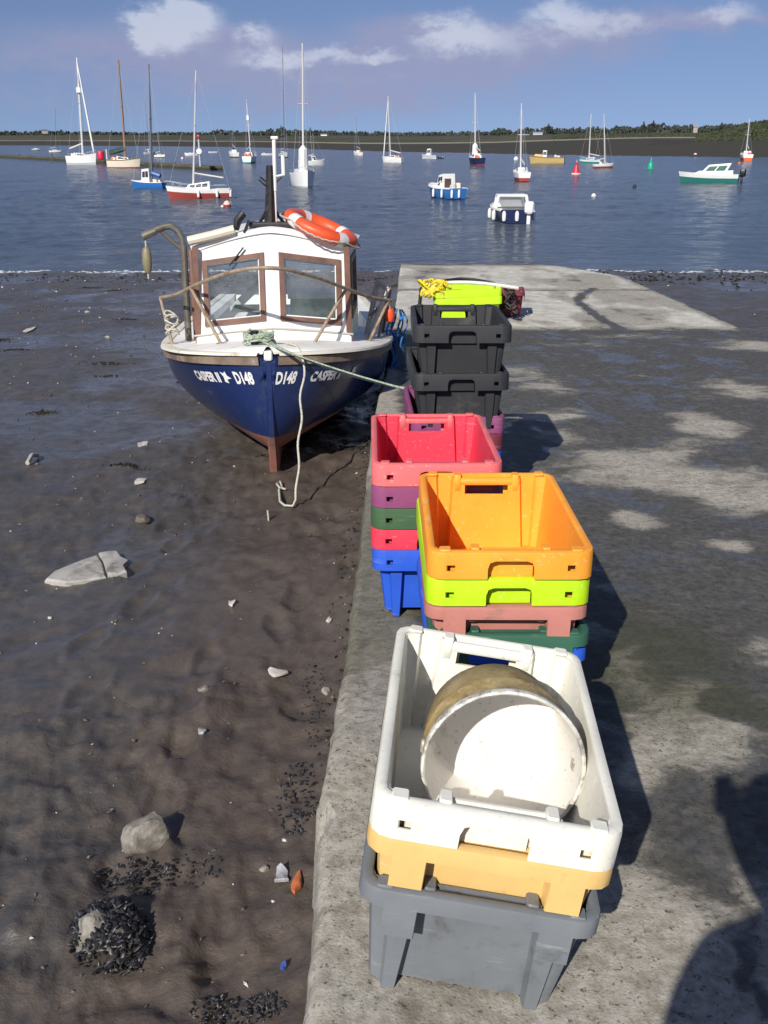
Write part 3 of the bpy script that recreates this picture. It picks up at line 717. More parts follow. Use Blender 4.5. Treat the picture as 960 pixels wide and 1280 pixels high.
def crate(deep, colour, loc, rot, label):
    body, rim, hm = CRATE_MESH[deep]
    if deep not in CRATE_PROTO:
        t = thing('fish_crate', loc, label, 'crate', CRATE_GROUP, rot); t.rotation_mode = 'YXZ'
        for nm, me in (('body', body), ('rim', rim), ('handle', hm[0]), ('handle', hm[1])):
            o = bpy.data.objects.new(nm, me); C.objects.link(o); o.parent = t
            o.material_slots[0].link = 'OBJECT'; o.material_slots[0].material = P[colour]
        CRATE_PROTO[deep] = t; return t
    return copy_thing(CRATE_PROTO[deep], loc, rot, label, P[colour])
PIT = math.atan(SLIP_B)
def stack(cx, cy, rows, yaw=0.0):
    for deep, colour, h, dx, dy, dyaw, label in rows:
        y = cy + dy
        crate(deep, colour, (cx + dx, y, SLIP_B * y + h - CH), (PIT, 0, yaw + dyaw), label)
# nearest stack, leaning to the right
Rn = Matrix.Rotation(-.074, 4, 'Z') @ Matrix.Rotation(-.050, 4, 'X') @ Matrix.Rotation(.135, 4, 'Y')
near_c = Vector((.240, 1.807, .427))
for deep, colour, drop, label in ((False, 'grey', .199, 'battered grey crate at the bottom of the nearest leaning stack'),
                                  (False, 'yellow', .083, 'yellow crate wedged between the white and the grey crate'),
                                  (True, 'white', 0, 'big white crate holding the paint-stained bucket')):
    p = near_c + Rn.to_3x3() @ Vector((0, 0, -CH - drop)); crate(deep, colour, p, (-.050, .135, -.074), label)
stack(.356, 2.812, [(False, 'blue', .292, .0, .0, .01, 'blue crate at the foot of the stack under the orange crate'),
                    (False, 'darkgreen', .345, .008, .0, .0, 'dark green crate under the dusty pink crate'),
                    (False, 'pink', .432, -.002, .005, -.006, 'dusty pink crate between the lime and the dark green one'),
                    (True, 'lime', .520, -.004, .006, .008, 'lime green crate directly under the bright orange crate'),
                    (True, 'orange', .605, 0, 0, 0, 'bright orange empty crate on top of its stack')])
stack(.185, 3.595, [(True, 'blue', .294, .006, 0, .0, 'bright blue crate at the foot of the stack under the red crates'),
                    (True, 'crimson', .377, .0, .004, .004, 'crimson crate between the green and the blue crate'),
                    (True, 'green', .460, .004, .0, -.004, 'mid green crate between the purple and a crimson crate'),
                    (True, 'purple', .543, .002, .0, .006, 'purple crate just beneath the topmost crimson crate'),
                    (True, 'crimson', .626, 0, 0, .014, 'scuffed crimson empty crate on top of five nested crates')], 0)
for o in [o for o in C.objects if o.get('label', '').startswith('scuffed crimson')]:
    for ch in o.children:
        if ch.name.startswith(('rim', 'handle')): ch.material_slots[0].material = P['faded']
stack(.375, 4.93, [(True, 'blue', .292, -.02, .0, .0, 'blue crate lowest in the stack topped by black crates'),
                   (True, 'maroon', .375, -.02, .0, .01, 'maroon crate second from the ground under the black crates'),
                   (True, 'purple', .458, -.02, .02, .03, 'purple crate poking out beneath the two black crates'),
                   (True, 'black', .685, -.01, -.02, .025, 'lower of the two black crates, dented'),
                   (True, 'black', .920, .0, -.04, -.01, 'upper of the two black crates, empty')])
fx, fy = .98, 11.05
stack(fx, fy, [(True, 'lime', .292, -.03, .0, R(90), 'scuffed lime crate underneath the other far sideways lime crate'),
               (True, 'lime', .375, -.04, .0, R(91), 'upper lime crate lying sideways under the pale pipe, far down the slipway')])
crate(False, 'maroon', (fx + .30, fy + .42, SLIP_B * (fy + .42)), (PIT, 0, R(84)), 'dark red crate behind the far lime crate')

# ------------------------------------------------------------------ bucket in the white crate
bk_out = mat('bucket_stained_outside', (.40, .30, .13), .6, 0, .45, 9, .002, 60, (.17, .09, .02), .7, 9, (.55, .5, .42))
bk_in = mat('bucket_white_inside', (.80, .77, .71), .55, 0, .05, 8, .001, 60, (.42, .34, .25), .25, 7, (.40, .31, .23))
bk_rim = mat('bucket_chipped_rim', (.72, .69, .60), .5, 0, .15, 20, .001, 60, (.05, .045, .04), .75, 22)
Mc = Matrix.Translation(near_c) @ Rn @ Matrix.Translation((0, 0, -CH))
Mb = Mc @ Matrix.Translation((.030, -.106, .222)) @ Matrix.Rotation(R(4), 4, 'Z') @ Matrix.Rotation(R(-6), 4, 'X') @ Matrix.Rotation(R(-90), 4, 'X')
# bucket axis: local +z runs from the mouth (0) to the base
bt = thing('bucket', Mb.to_translation(), 'white paint bucket lying on its side in the white crate, rusty yellow outside', 'bucket')
bt.rotation_euler = Mb.to_euler()
m = MB(); m.lathe([(.170, .012), (.1705, .03), (.168, .07), (.1695, .075), (.1695, .085), (.165, .09), (.160, .14), (.152, .205), (.146, .212), (.0001, .212)], 48, None, 0, False); m.build('shell', bk_out, bt)
m = MB(); m.lathe([(.1655, .004), (.164, .03), (.160, .08), (.153, .14), (.147, .193), (.138, .202), (.0001, .202)], 48, None, 0, False); m.build('liner', bk_in, bt)
m = MB(); m.lathe([(.1655, .004), (.1665, -.003), (.170, -.006), (.1745, -.003), (.176, .004), (.1745, .014), (.170, .016)], 48, None, 0, False); m.build('rim', bk_rim, bt)
m = MB()
for s_ in (-1, 1):
    m = MB(); m.box((s_*.166 - .008, -.014, .045), (s_*.166 + .008, .014, .07), None, 0, .004); m.build('handle_lug', bk_rim, bt)

# ------------------------------------------------------------------ gear at the far crates
fz = SLIP_B * fy
yel = thing('oilskin_bundle', (fx - .43, fy - .16, fz + .37), 'crumpled yellow rope and oilskin bundle on the far lime crate', 'bundle')
m = MB(); rnd = random.Random(5)
for i in range(9):
    c = Vector((rnd.uniform(-.08, .12), rnd.uniform(-.06, .08), rnd.uniform(-.04, .06))); pts = []
    for k in range(11):
        a = k / 10 * 5.6 + i; pts.append(c + Vector((.09 * math.cos(a), .06 * math.sin(a), .05 * math.sin(a * 1.7 + i))))
    m.tube(pts, .014, 6)
m.build('coil', rope_yellow, yel, 60)
m = MB()
for i in range(26): clump(m, (rnd.uniform(-.09, .1), rnd.uniform(-.08, .06), rnd.uniform(-.07, .05)), rnd.uniform(.03, .06), rnd)
m.build('oilskin', mat('yellow_oilskin', (.72, .62, .10), .5), yel, None)
m = MB(); pts = [Vector((fx - .42 + .95 * t, fy + .03 - .09 * t + .03 * math.sin(t * 5), fz + .405 + .03 * math.sin(t * 3.1) - .035 * t)) for t in [i / 16 for i in range(17)]]
m.tube(pts, .021, 8); tag(m.build('pale_pipe', mat('pale_pipe', (.68, .66, .58), .5), None), 'pale bent plastic pipe laid along the far lime crate', 'pipe')
m = MB(); pts = [Vector((fx - .53 + 1.05 * t, fy + .75 + .35 * math.sin(t * math.pi), SLIP_B * (fy + .9) + .28 + .06 * math.sin(t * math.pi))) for t in [i / 16 for i in range(17)]]
pts = [Vector((pts[0].x - .02, pts[0].y, SLIP_B * fy + .01))] + pts + [Vector((pts[-1].x + .03, pts[-1].y, SLIP_B * fy + .01))]
m.tube(pts, .022, 8); tag(m.build('dark_hose', black_rubber, None), 'dark hose arched up behind the far lime crate', 'hose')
m = MB()
for i in range(6):
    pts = [Vector((fx + .44 + .05 * math.cos(a) * (1 + .1 * i), fy - .05 + .16 * math.sin(a + i), fz + .33 - .04 * i + .02 * math.sin(3 * a))) for a in [k * .55 for k in range(12)]]
    m.tube(pts, .013, 6)
tag(m.build('dark_rope_coil', mat('dark_tarred_rope', (.06, .045, .045), .9, 0, .4, 60), None), 'dark tarred rope hung over the end of the far lime crate', 'rope')

# ------------------------------------------------------------------ the fishing boat aground beside the slip
BX, BY = -.775, 6.35
boat = thing('fishing_boat', (BX, BY, MUD_A + MUD_B * BY - .01), 'small white and navy fishing boat with wheelhouse, aground on the mud beside the slipway', 'boat', None,
             (math.atan(MUD_B) * .8, 0, R(3.6)))
LB = 5.0
HB = [(0, .03), (.05, .19), (.13, .36), (.28, .545), (.5, .685), (.8, .795), (1.1, .86), (1.6, .925), (2.2, .955), (3, .955), (4, .90), (5, .80)]
HG = [(0, .885), (.5, .835), (1, .785), (1.7, .725), (2.5, .69), (4, .68), (5, .72)]
HK = [(0, .60), (.03, .42), (.07, .30), (.13, .215), (.25, .165), (.5, .13), (1, .11), (5, .14)]
def hb(y): return smooth_interp(HB, y)
def hg(y): return smooth_interp(HG, y)
def hk(y): return smooth_interp(HK, y)
def wl(y): return .305 + .012 * y
def hull_w(y, z):
    g, k = hg(y), hk(y); t = min(1, max(0, (z - k) / (g - k))); s_ = sstep(-.2, 1.6, y)
    f0 = .70 * t ** .70 + .30 * t; f1 = (1 - (1 - t) ** 2.8) ** .60 if t > 0 else 0
    return hb(y) * (f0 * (1 - s_) + f1 * s_) + .018 * (1 - sstep(0, .15, y))
yst = [0, .02, .045, .08, .12, .17, .23, .3, .38, .47, .57, .68, .8, .95, 1.1, 1.3, 1.5, 1.75, 2.05, 2.4, 2.8, 3.2, 3.6, 4.0, 4.4, 4.75, 5.0]
def hull_rows(lo, hi, nseg, sgn):
    rows = []
    for y in yst:
        a, b_ = lo(y), hi(y); row = []
        for i in range(nseg + 1):
            z = a + (b_ - a) * i / nseg; rake = -.0 if y > .3 else 0
            row.append((sgn * hull_w(y, z), y, z))
        rows.append(row)
    return rows
m = MB(); tr = MB()
for sgn in (-1, 1): m.loft(hull_rows(lambda y: max(hk(y), wl(y)), hg, 14, sgn), closed=False)
m.add([(-hull_w(0, z), 0, z) for z in [.60 + .285 * i / 6 for i in range(7)]] + [(hull_w(0, z), 0, z) for z in [.60 + .285 * i / 6 for i in range(7)]], [(i, i+1, i+8, i+7) for i in range(6)])
zs = [wl(5) + (hg(5) - wl(5)) * i / 8 for i in range(9)]
m.add([(-hull_w(5, z), 5, z) for z in zs] + [(hull_w(5, z), 5, z) for z in zs], [(i, i+1, i+10, i+9) for i in range(8)])
hull = m.build('hull', hull_blue, boat, 40)
m = MB()
for sgn in (-1, 1): m.loft(hull_rows(lambda y: min(hk(y), wl(y)), wl, 12, sgn), closed=False)
zs = [hk(5) + (wl(5) - hk(5)) * i / 6 for i in range(7)]
m.add([(-hull_w(5, z), 5, z) for z in zs] + [(hull_w(5, z), 5, z) for z in zs], [(i, i+1, i+8, i+7) for i in range(6)])
m.build('hull_bottom', antifoul, boat, 40)
m = MB()                                                        # stem bar and keel
prof = [(.012, .87), (.0, .6), (.012, .44), (.05, .31), (.10, .22), (.16, .10), (.20, .0), (.5, -.03), (4.6, -.05)]
back = [(.06, .87), (.06, .6), (.08, .42), (.14, .29), (.24, .20), (.4, .17), (.6, .16), (1.0, .14), (4.6, .16)]
rings = []
for (y0, z0), (y1, z1) in zip(prof, back):
    w = .030 if z0 > .25 else .034
    rings.append([(-w * .55, y0 - .012, z0), (w * .55, y0 - .012, z0), (w, y0 + .02, z0), (w, y1, z1), (-w, y1, z1), (-w, y0 + .02, z0)])
cut = 3
m.loft(rings[:cut + 1], cap0=True); m.build('stem_post', hull_blue, boat, 40)
m = MB(); m.loft(rings[cut:], cap1=True); m.build('keel', antifoul, boat, 40)
# rubbing strake, wood, and worn white gunwale above it
def strake(z0, z1, out0, out1, name, mtl):
    for sgn in (-1, 1):
        rows = []
        for y in yst:
            w0 = hull_w(y, hg(y) + z0); g = hg(y)
            rows.append([(sgn * (w0 - .01), y, g + z0), (sgn * (w0 + out0), y - out0 * .5, g + z0 + .004), (sgn * (w0 + out1), y - out1 * .5, g + z1 - .004), (sgn * (w0 + out1 - .012), y, g + z1), (sgn * max(0, w0 - .05), y, g + z1)])
        m = MB(); m.loft(rows, closed=False); m.build(name, mtl, boat, 40)
strake(-.065, -.004, .022, .026, 'rubbing_strake', strake_wood)
strake(-.002, .022, .030, .024, 'gunwale', paint('worn_white_gunwale', (.72, .68, .58), .6, (.30, .22, .14), .45))
m = MB(); m.box((-.028, -.022, .855), (.028, .05, .918), None, 0, .008); m.build('stem_cap', white_paint, boat)
# deck: foredeck, side decks, cockpit
deck_m = paint('deck_paint', (.83, .81, .76), .55, (.40, .34, .25), .2)
m = MB(); rows = []
for y in [v for v in yst if v <= 2.4]:
    w = hull_w(y, hg(y)) - .01; rows.append([(w * u, y, hg(y) + .012 + .05 * (1 - u * u)) for u in [-1 + i / 8 for i in range(17)]])
m.loft(rows, closed=False); m.build('foredeck', deck_m, boat, 50)
m = MB()
for sgn in (-1, 1):
    rows = []
    for y in [v for v in yst if v >= 2.4]:
        w = hull_w(y, hg(y)) - .01; rows.append([(sgn * w, y, hg(y) + .014), (sgn * (w - .16), y, hg(y) + .02), (sgn * (w - .17), y, hg(y) - .1), (sgn * (w - .18), y, .30)])
    m.loft(rows, closed=False)
m.build('side_deck', deck_m, boat, 40)
m = MB(); m.loft([[(u * (hull_w(y, .40) - .03), y, .40) for u in (-1, 0, 1)] for y in (.95, 1.3, 1.8, 2.5, 3.5, 4.85)], closed=False); m.build('cockpit_sole', mat('grey_sole', (.32, .33, .32), .7, dirt=(.12, .1, .08), dirt_amt=.4), boat)
m = MB(); m.box((-.62, 4.86, .34), (.62, 4.93, .74)); m.box((-.62, 4.2, .34), (.62, 4.86, .56), None, 0, .02); m.build('stern_bench', deck_m, boat)
m = MB(); m.box((-.36, 2.7, .34), (.34, 3.5, .80), None, 0, .03); m.build('engine_box', paint('pale_grey_paint', (.52, .54, .53), .5, (.3, .26, .2), .2), boat)
m = MB(); m.box((.08, 2.35, .34), (.60, 2.68, .98), None, 0, .015); m.build('locker', paint('sea_green_paint', (.06, .33, .21), .5, (.5, .5, .45), .2), boat)
m = MB(); m.box((.06, 2.33, .985), (.62, 2.70, 1.03), None, 0, .01); m.build('locker_top', deck_m, boat)
m = MB(); m.hexa([(-.60, 2.3, .70), (-.2, 2.3, 1.06), (-.2, 2.36, 1.06), (-.6, 2.36, .70), (-.60, 2.3, .80), (-.2, 2.3, 1.16), (-.2, 2.36, 1.16), (-.6, 2.36, .80)])
m.box((-.2, 2.3, 1.06), (.04, 2.36, 1.16)); m.build('dash_frame', white_paint, boat)
m = MB(); m.box((-.36, 1.5, .98), (-.08, 1.7, 1.02), None, 0, .008); m.build('chart_shelf', cream_paint, boat)
# wheelhouse front: a shallow V in plan, windows following the slope of the roof
def wf(x, z):                                                   # front plane
    return Vector((x, .84 + .10 * abs(x) + .10 * (z - .8), z))
def slope(x): return -.125 * abs(x)
def wall_piece(m, quad, t=.03):
    a = [wf(x, z) for x, z in quad]; b_ = [p + Vector((0, t, 0)) for p in a]
    m.add(a + b_, [(0, 1, 2, 3), (7, 6, 5, 4), (0, 4, 5, 1), (1, 5, 6, 2), (2, 6, 7, 3), (3, 7, 4, 0)])
WB, WT = 1.005, 1.500                                            # window sill and head at the middle
def sill(x): return WB - .05 * abs(x) / .5
def head(x): return WT - .045 * abs(x) / .5 - .02 * (abs(x) / .5) ** 2
m = MB()
xi, xo, xe = .055, .515, .585
for s_ in (-1, 1):
    wall_piece(m, [(s_*xo, sill(xo)), (s_*xe, sill(xe)), (s_*xe, head(xe)), (s_*xo, head(xo))])
    wall_piece(m, [(0, sill(0)), (s_*xi, sill(xi)), (s_*xi, head(xi)), (0, head(0))])
    wall_piece(m, [(0, head(0)), (s_*xe, head(xe)), (s_*xe, 1.535), (0, 1.64)])
    wall_piece(m, [(0, .80), (s_*xe, .765), (s_*xe, sill(xe)), (0, sill(0))])
front = m.build('wheelhouse_front', white_paint, boat, 25)
m = MB(); m.tube([wf(-.60, .885) + Vector((0, -.006, 0)), wf(-.3, .92) + Vector((0, -.006, 0)), wf(0, .945) + Vector((0, -.006, 0)), wf(.3, .92) + Vector((0, -.006, 0)), wf(.60, .885) + Vector((0, -.006, 0))], .008, 6); m.build('trim_strip', paint('grey_trim', (.45, .43, .38)), boat)
for s_ in (-1, 1):
    fr = MB(); bw = .038
    q0 = [(s_*xi, sill(xi)), (s_*xo, sill(xo)), (s_*xo, head(xo)), (s_*xi, head(xi))]
    a, b2 = xi + bw, xo - bw
    q1 = [(s_*a, sill(a) + bw), (s_*b2, sill(b2) + bw), (s_*b2, head(b2) - bw), (s_*a, head(a) - bw)]
    for i in range(4):
        j = (i + 1) % 4
        P0 = [wf(*q0[i]), wf(*q0[j]), wf(*q1[j]), wf(*q1[i])]; o = Vector((0, -.014, 0)); o2 = Vector((0, .022, 0))
        fr.hexa([p + o for p in P0] + [p + o2 for p in P0])
    wn = fr.build('window', brown_wood, boat, 25)
    g = MB(); g.add([wf(*p) + Vector((0, .012, 0)) for p in q1], [(0, 1, 2, 3)]); g.build('pane', win_glass, wn)
    se = MB()                                                   # perished white sealant round the pane
    for i in range(4):
        j = (i + 1) % 4; se.tube([wf(*q1[i]) + Vector((0, .006, 0)), wf(*q1[j]) + Vector((0, .006, 0))], .008, 5)
    se.build('seal', white_paint, wn)
# wheelhouse sides, wider towards the stern
for s_ in (-1, 1):
    def sw(y, z, t=0): return Vector((s_ * (.585 + .075 * (y - .9) - .02 * (z - .8) - t), y, z))
    m = MB()
    def sp(y0, z0, y1, z1, mm=m, t0=0, t1=.03):
        p = [sw(y0, z0, t0), sw(y1, z0, t0), sw(y1, z1, t0), sw(y0, z1, t0)]; p2 = [sw(y0, z0, t1), sw(y1, z0, t1), sw(y1, z1, t1), sw(y0, z1, t1)]
        mm.add(p + p2, [(0, 1, 2, 3), (7, 6, 5, 4), (0, 4, 5, 1), (1, 5, 6, 2), (2, 6, 7, 3), (3, 7, 4, 0)])
    sp(.935, .74, 2.3, .98); sp(.935, 1.44, 2.3, 1.53); sp(.935, .98, 1.06, 1.44); sp(1.98, .98, 2.3, 1.44)
    m.build('wheelhouse_side', white_paint, boat, 25)
    m = MB(); sp(.905, .76, .93, 1.53, m, -.008, .035); m.build('corner_post', brown_wood, boat, 25)
    fr = MB()
    for (a0, b0, a1, b1) in ((1.06, .98, 1.11, 1.44), (1.93, .98, 1.98, 1.44), (1.11, .98, 1.93, 1.03), (1.11, 1.39, 1.93, 1.44)): sp(a0, b0, a1, b1, fr, -.012, .02)
    wn = fr.build('window', brown_wood, boat, 25)
    g = MB(); g.add([sw(1.11, 1.03, .01), sw(1.93, 1.03, .01), sw(1.93, 1.39, .01), sw(1.11, 1.39, .01)], [(0, 1, 2, 3)]); g.build('pane', win_glass, wn)
m = MB(); rows = []                                              # roof
def roof_z(x): return 1.668 - .20 * abs(x) ** 1.5 / .62 ** 1.5 * .72
for y, dz, w in ((.905, -.006, .588), (.915, .0, .592), (1.2, .012, .630), (1.8, .016, .68), (2.36, .008, .715), (2.37, -.01, .71)):
    rows.append([(w * u, y + .055 * abs(u) * (1 if y < 1 else 0), roof_z(u * .62) + dz) for u in [-1 + i / 10 for i in range(21)]] + [(w * u * .99, y + .055 * abs(u) * (1 if y < 1 else 0), roof_z(u * .62) + dz - .03) for u in [1 - i / 10 for i in range(21)]])
m.loft(rows, closed=True, cap0=True, cap1=True); m.build('roof', white_paint, boat, 35)
# mast on the roof
def bl(pts): return [Vector(p) for p in pts]
m = MB(); m.tube(bl([(-.01, 1.12, 1.66), (0, 1.12, 1.9), (.005, 1.12, 2.10)]), [.045, .034, .026], 10)
m.box((-.16, 1.02, 1.655), (.16, 1.22, 1.70), None, 0, .008); m.build('mast', black_steel, boat)
m = MB(); m.tube(bl([(.035, 1.12, 1.66), (.037, 1.12, 1.93)]), .010, 8); m.tube(bl([(.037, 1.12, 1.92), (.044, 1.12, 2.285)]), .0145, 10); m.box((.02, 1.10, 2.28), (.075, 1.14, 2.30), None, 0, .005); m.build('mast_tube', white_paint, boat)
m = MB(); m.tube(bl([(.105, 1.12, 2.03), (.105, 1.12, 2.17)]), .015, 8); m.tube(bl([(.03, 1.12, 2.02), (.105, 1.12, 2.035)]), .008, 6); m.build('radar_reflector', white_paint, boat)
for (a_, b_) in (((-.08, 1.12, 2.0), (.0, 1.12, 1.93)), ((.09, 1.12, 2.02), (.0, 1.12, 1.94)), ((-.07, 1.12, 2.02), (-.02, 1.12, 1.98))):
    m = MB(); m.tube(bl([a_, b_]), .007, 6)
    m.build('mast_bracket', black_steel, boat); m = MB()
for s_ in (-1, 1):
    m = MB(); m.tube(bl([(s_ * .09, 1.18, 1.69), (s_ * .02, 1.13, 1.80)]), .012, 6); m.build('mast_strut', black_steel, boat)
m = MB(); m.tube(bl([(0, 1.12, 2.29), (.12, 1.12, 2.30)]), .005, 5); m.build('aerial', black_steel, boat)
# cream roll and searchlight on the roof, left of the mast
m = MB(); m.tube(bl([(-.60, .93, 1.575), (-.42, .92, 1.615), (-.26, .92, 1.655)]), .036, 10); m.build('rolled_blind', cream_paint, boat)
m = MB(); m.tube(bl([(-.25, .95, 1.65), (-.235, .95, 1.72), (-.19, .95, 1.77)]), [.02, .03, .028], 8); m.tube(bl([(-.19, .93, 1.63), (-.15, .93, 1.72)]), .012, 6); m.build('searchlight', black_steel, boat)
m = MB(); m.tube(bl([tuple(wf(-.2, 1.53) + Vector((0, -.03, 0))), tuple(wf(-.31, 1.40) + Vector((0, -.03, 0)))]), .007, 6); m.build('wiper', black_rubber, boat)
# pulpit rail
m = MB()
rail = [(-.885, 1.22, 1.135), (-.74, 1.08, 1.175), (-.56, .80, 1.27), (-.36, .50, 1.36), (-.16, .28, 1.425), (.0, .22, 1.44), (.14, .28, 1.42), (.34, .50, 1.345), (.54, .80, 1.24), (.74, 1.10, 1.14), (.92, 1.35, 1.08)]
pts = [Vector([smooth_interp([(i, p[k]) for i, p in enumerate(rail)], t / 5) for k in range(3)]) for t in range(51)]
m.tube(pts, .0135, 8); m.build('pulpit_rail', rust_steel, boat)
for a_, b_ in (((-.885, 1.22, 1.135), (-.80, 1.10, .79)), ((-.60, .86, 1.25), (-.37, .62, .86)), ((.55, .82, 1.235), (.30, .62, .86)), ((.90, 1.32, 1.09), (.73, 1.10, .79))):
    m = MB(); m.tube(bl([a_, b_]), .0125, 8); m.box((b_[0] - .04, b_[1] - .03, b_[2] - .012), (b_[0] + .04, b_[1] + .03, b_[2] + .012), None, 0, .004); m.build('stanchion', rust_steel, boat)
# pot-hauler davit on the left side deck
m = MB(); pts = [(-.70, 1.30, .74), (-.695, 1.30, 1.3), (-.69, 1.30, 1.50), (-.70, 1.30, 1.58), (-.73, 1.30, 1.635), (-.78, 1.30, 1.665), (-.83, 1.29, 1.66), (-.91, 1.27, 1.63), (-.975, 1.25, 1.605)]
m.tube(bl(pts), .026, 10); m.tube(bl([(-.86, 1.29, 1.635), (-.76, 1.30, 1.54), (-.70, 1.30, 1.49)]), .016, 8); m.tube(bl([(-.89, 1.27, 1.632), (-.99, 1.25, 1.592)]), .032, 10); m.build('davit', grey_steel, boat)
m = MB(); m.box((-.655, 1.27, .76), (-.625, 1.33, 1.49), None, 0, .006); m.build('davit_post', brown_wood, boat)
fl = thing('hanging_block', (0, 0, 0), 'olive plastic float hanging from the davit arm', 'float'); fl.matrix_world = boat.matrix_basis @ Matrix.Translation((-.968, 1.25, 1.565))
m = MB(); m.lathe([(.0001, -.25), (.022, -.24), (.033, -.21), (.037, -.17), (.035, -.10), (.028, -.065), (.014, -.05), (.0001, -.048)], 14); m.build('float_body', mat('olive_plastic', (.24, .21, .12), .5, dirt=(.4, .36, .28), dirt_amt=.2), fl)
m = MB(); m.tube(bl([(0, 0, -.05), (0, 0, .03)]), .007, 6); m.build('cord', rope_pale, fl); m = MB(); m.tube(bl([(0, 0, -.25), (0, 0, -.29)]), .007, 6); m.build('tail', rope_pale, fl)
# deck gear
m = MB(); m.tube(bl([(-.10, .23, .93), (-.10, .23, 1.02)]), .03, 10); m.tube(bl([(-.16, .23, .99), (-.04, .23, .99)]), .015, 8); m.build('bitts', black_steel, boat)
m = MB(); rnd = random.Random(9); pts = []
for k in range(70):
    a = k * .55; rr = .06 + .03 * rnd.random(); pts.append(Vector((-.07 + rr * 1.3 * math.cos(a), .22 + rr * .9 * math.sin(a), .955 + .045 * rnd.random() + .03 * math.sin(k * .3))))
mw = boat.matrix_basis
rp = thing('mooring_rope', mw @ Vector((-.07, .22, .95)), 'doubled green and white rope from the bow of the boat to the black crates', 'rope')
inv = Matrix.Translation(-rp.location)
m.tube([inv @ (mw @ p) for p in pts], .009, 6); m.build('coil', rope_green, rp, 60)
end = Vector((.185, 5.335, .262))
for dx, sag in ((0, .02), (.035, .045)):
    a_ = mw @ Vector((-.02 + dx, .10, .955)); pts = []
    for i in range(25):
        t = i / 24; p = a_.lerp(end + Vector((dx * .4, dx, 0)), t); p.z -= 4 * t * (1 - t) * sag; pts.append(inv @ p)
    m = MB(); m.tube(pts, .0065, 6); m.build('rope_strand', rope_green, rp, 60)
# painter hanging down to the mud
top = mw @ Vector((.215, .08, .90)); pts = [mw @ Vector((.10, .20, .95)), mw @ Vector((.19, .115, .93)), top, mw @ Vector((.235, -.02, .84))]
x0, y0 = pts[-1].x, pts[-1].y; g0 = GM(370, 634)
for i in range(1, 30):
    t = i / 30; pts.append(Vector((x0 + (g0.x - x0) * t + .012 * math.sin(t * 19) * (1 - t * .5), y0 + (g0.y - y0) * t, pts[3].z + (mud_z(g0.x, g0.y) + .02 - pts[3].z) * t)))
for px, py in ((366, 636), (356, 634), (350, 628), (349, 618), (353, 611), (350, 606), (346, 609), (350, 614), (357, 616)):
    p = GM(px, py); pts.append(Vector((p.x, p.y, mud_z(p.x, p.y) + .016)))
m = MB(); m.tube(pts, .0080, 7); tag(m.build('painter_rope', rope_pale, None, 60), 'pale rope hanging from the bow down to a loop on the mud', 'rope')
# lifebuoy lying on the roof
lbm = mw @ Matrix.Translation((.375, 1.13, 1.652)) @ Matrix.Rotation(R(22), 4, 'Y') @ Matrix.Rotation(R(6), 4, 'X')
lb = thing('lifebuoy', (0, 0, 0), 'orange lifebuoy with white bands lying on the wheelhouse roof', 'lifebuoy'); lb.matrix_world = lbm
def torus_arc(m, Rm, r, a0, a1, nseg, k=14, sq=.8, out=0):
    rings = []
    for i in range(nseg + 1):
        a = a0 + (a1 - a0) * i / nseg
        rings.append([((Rm + (r + out) * math.cos(b_)) * math.cos(a), (Rm + (r + out) * math.cos(b_)) * math.sin(a), (r * sq + out) * math.sin(b_)) for b_ in [j * 2 * math.pi / k for j in range(k)]])
    m.loft(rings)
m = MB(); torus_arc(m, .235, .062, 0, 2 * math.pi, 56); m.build('ring', ring_orange, lb, 60)
for a in (40, 130, 220, 310):
    m = MB(); torus_arc(m, .235, .062, R(a - 9), R(a + 9), 5, out=.0025); m.build('band', ring_white, lb, 60)
m = MB(); pts = []
for i in range(73):
    a = i / 72 * 2 * math.pi; b_ = abs(math.sin(2 * (a - R(40)))); rr = .302 + .02 * b_; pts.append(Vector((rr * math.cos(a), rr * math.sin(a), .004 - .03 * b_ * (1 if i % 2 else .8))))
m.tube(pts, .007, 6); m.build('grab_line', rope_pale, lb, 60)
# fenders, blue cordage and a lobster-pot frame along the slip side
fen = thing('fender', mw @ Vector((1.0, 1.9, .70)), 'long blue grey fender between the boat and the slipway', 'fender')
m = MB(); m.lathe([(.0001, -.72), (.05, -.70), (.085, -.64), (.09, -.5), (.09, -.1), (.08, -.03), (.04, .01), (.0001, .015)], 14); m.build('fender_body', mat('blue_grey_vinyl', (.035, .07, .10), .55, dirt=(.1, .1, .1), dirt_amt=.3), fen)
m = MB(); m.tube(bl([(0, 0, .01), (-.05, 0, .06), (-.12, 0, .05)]), .008, 6); m.build('lanyard', rope_blue, fen)
br = thing('blue_rope', mw @ Vector((.99, 1.75, .72)), 'tangle of bright blue rope hanging over the gunwale by the slipway', 'rope'); rnd = random.Random(4)
for j in range(7):
    pts = []; ph = rnd.uniform(0, 6)
    for k in range(14):
        t = k / 13; pts.append(Vector((.03 * math.sin(t * 9 + ph) + .02 * j - .05, .05 * math.cos(t * 7 + ph) + .02 * j, .22 - .52 * t + .03 * math.sin(t * 5 + j))))
    m = MB(); m.tube(pts, .008, 5); m.build('rope_strand', rope_blue, br, 60)
fb = thing('pot_frame', mw @ Vector((.80, 1.5, .72)), 'weathered wooden pot frame leaning on the side deck', 'frame')
for (a_, b_, mt_) in (((-.06, 0, 0), (.10, .1, .42), cream_paint), ((.02, .1, .0), (.12, .25, .40), rust_steel), ((-.08, .3, 0), (.02, .35, .45), cream_paint), ((.10, .1, .42), (.02, .35, .45), cream_paint), ((.06, .2, .05), (.13, .5, .38), brown_wood), ((-.05, .1, .2), (.12, .4, .3), rust_steel)):
    m = MB(); m.tube(bl([a_, b_]), .022 if mt_ is cream_paint else .013, 6); m.build('spar', mt_, fb)
pf = thing('small_float', mw @ Vector((.93, 1.62, .93)), 'small orange pot float hung on the wooden frame', 'float')
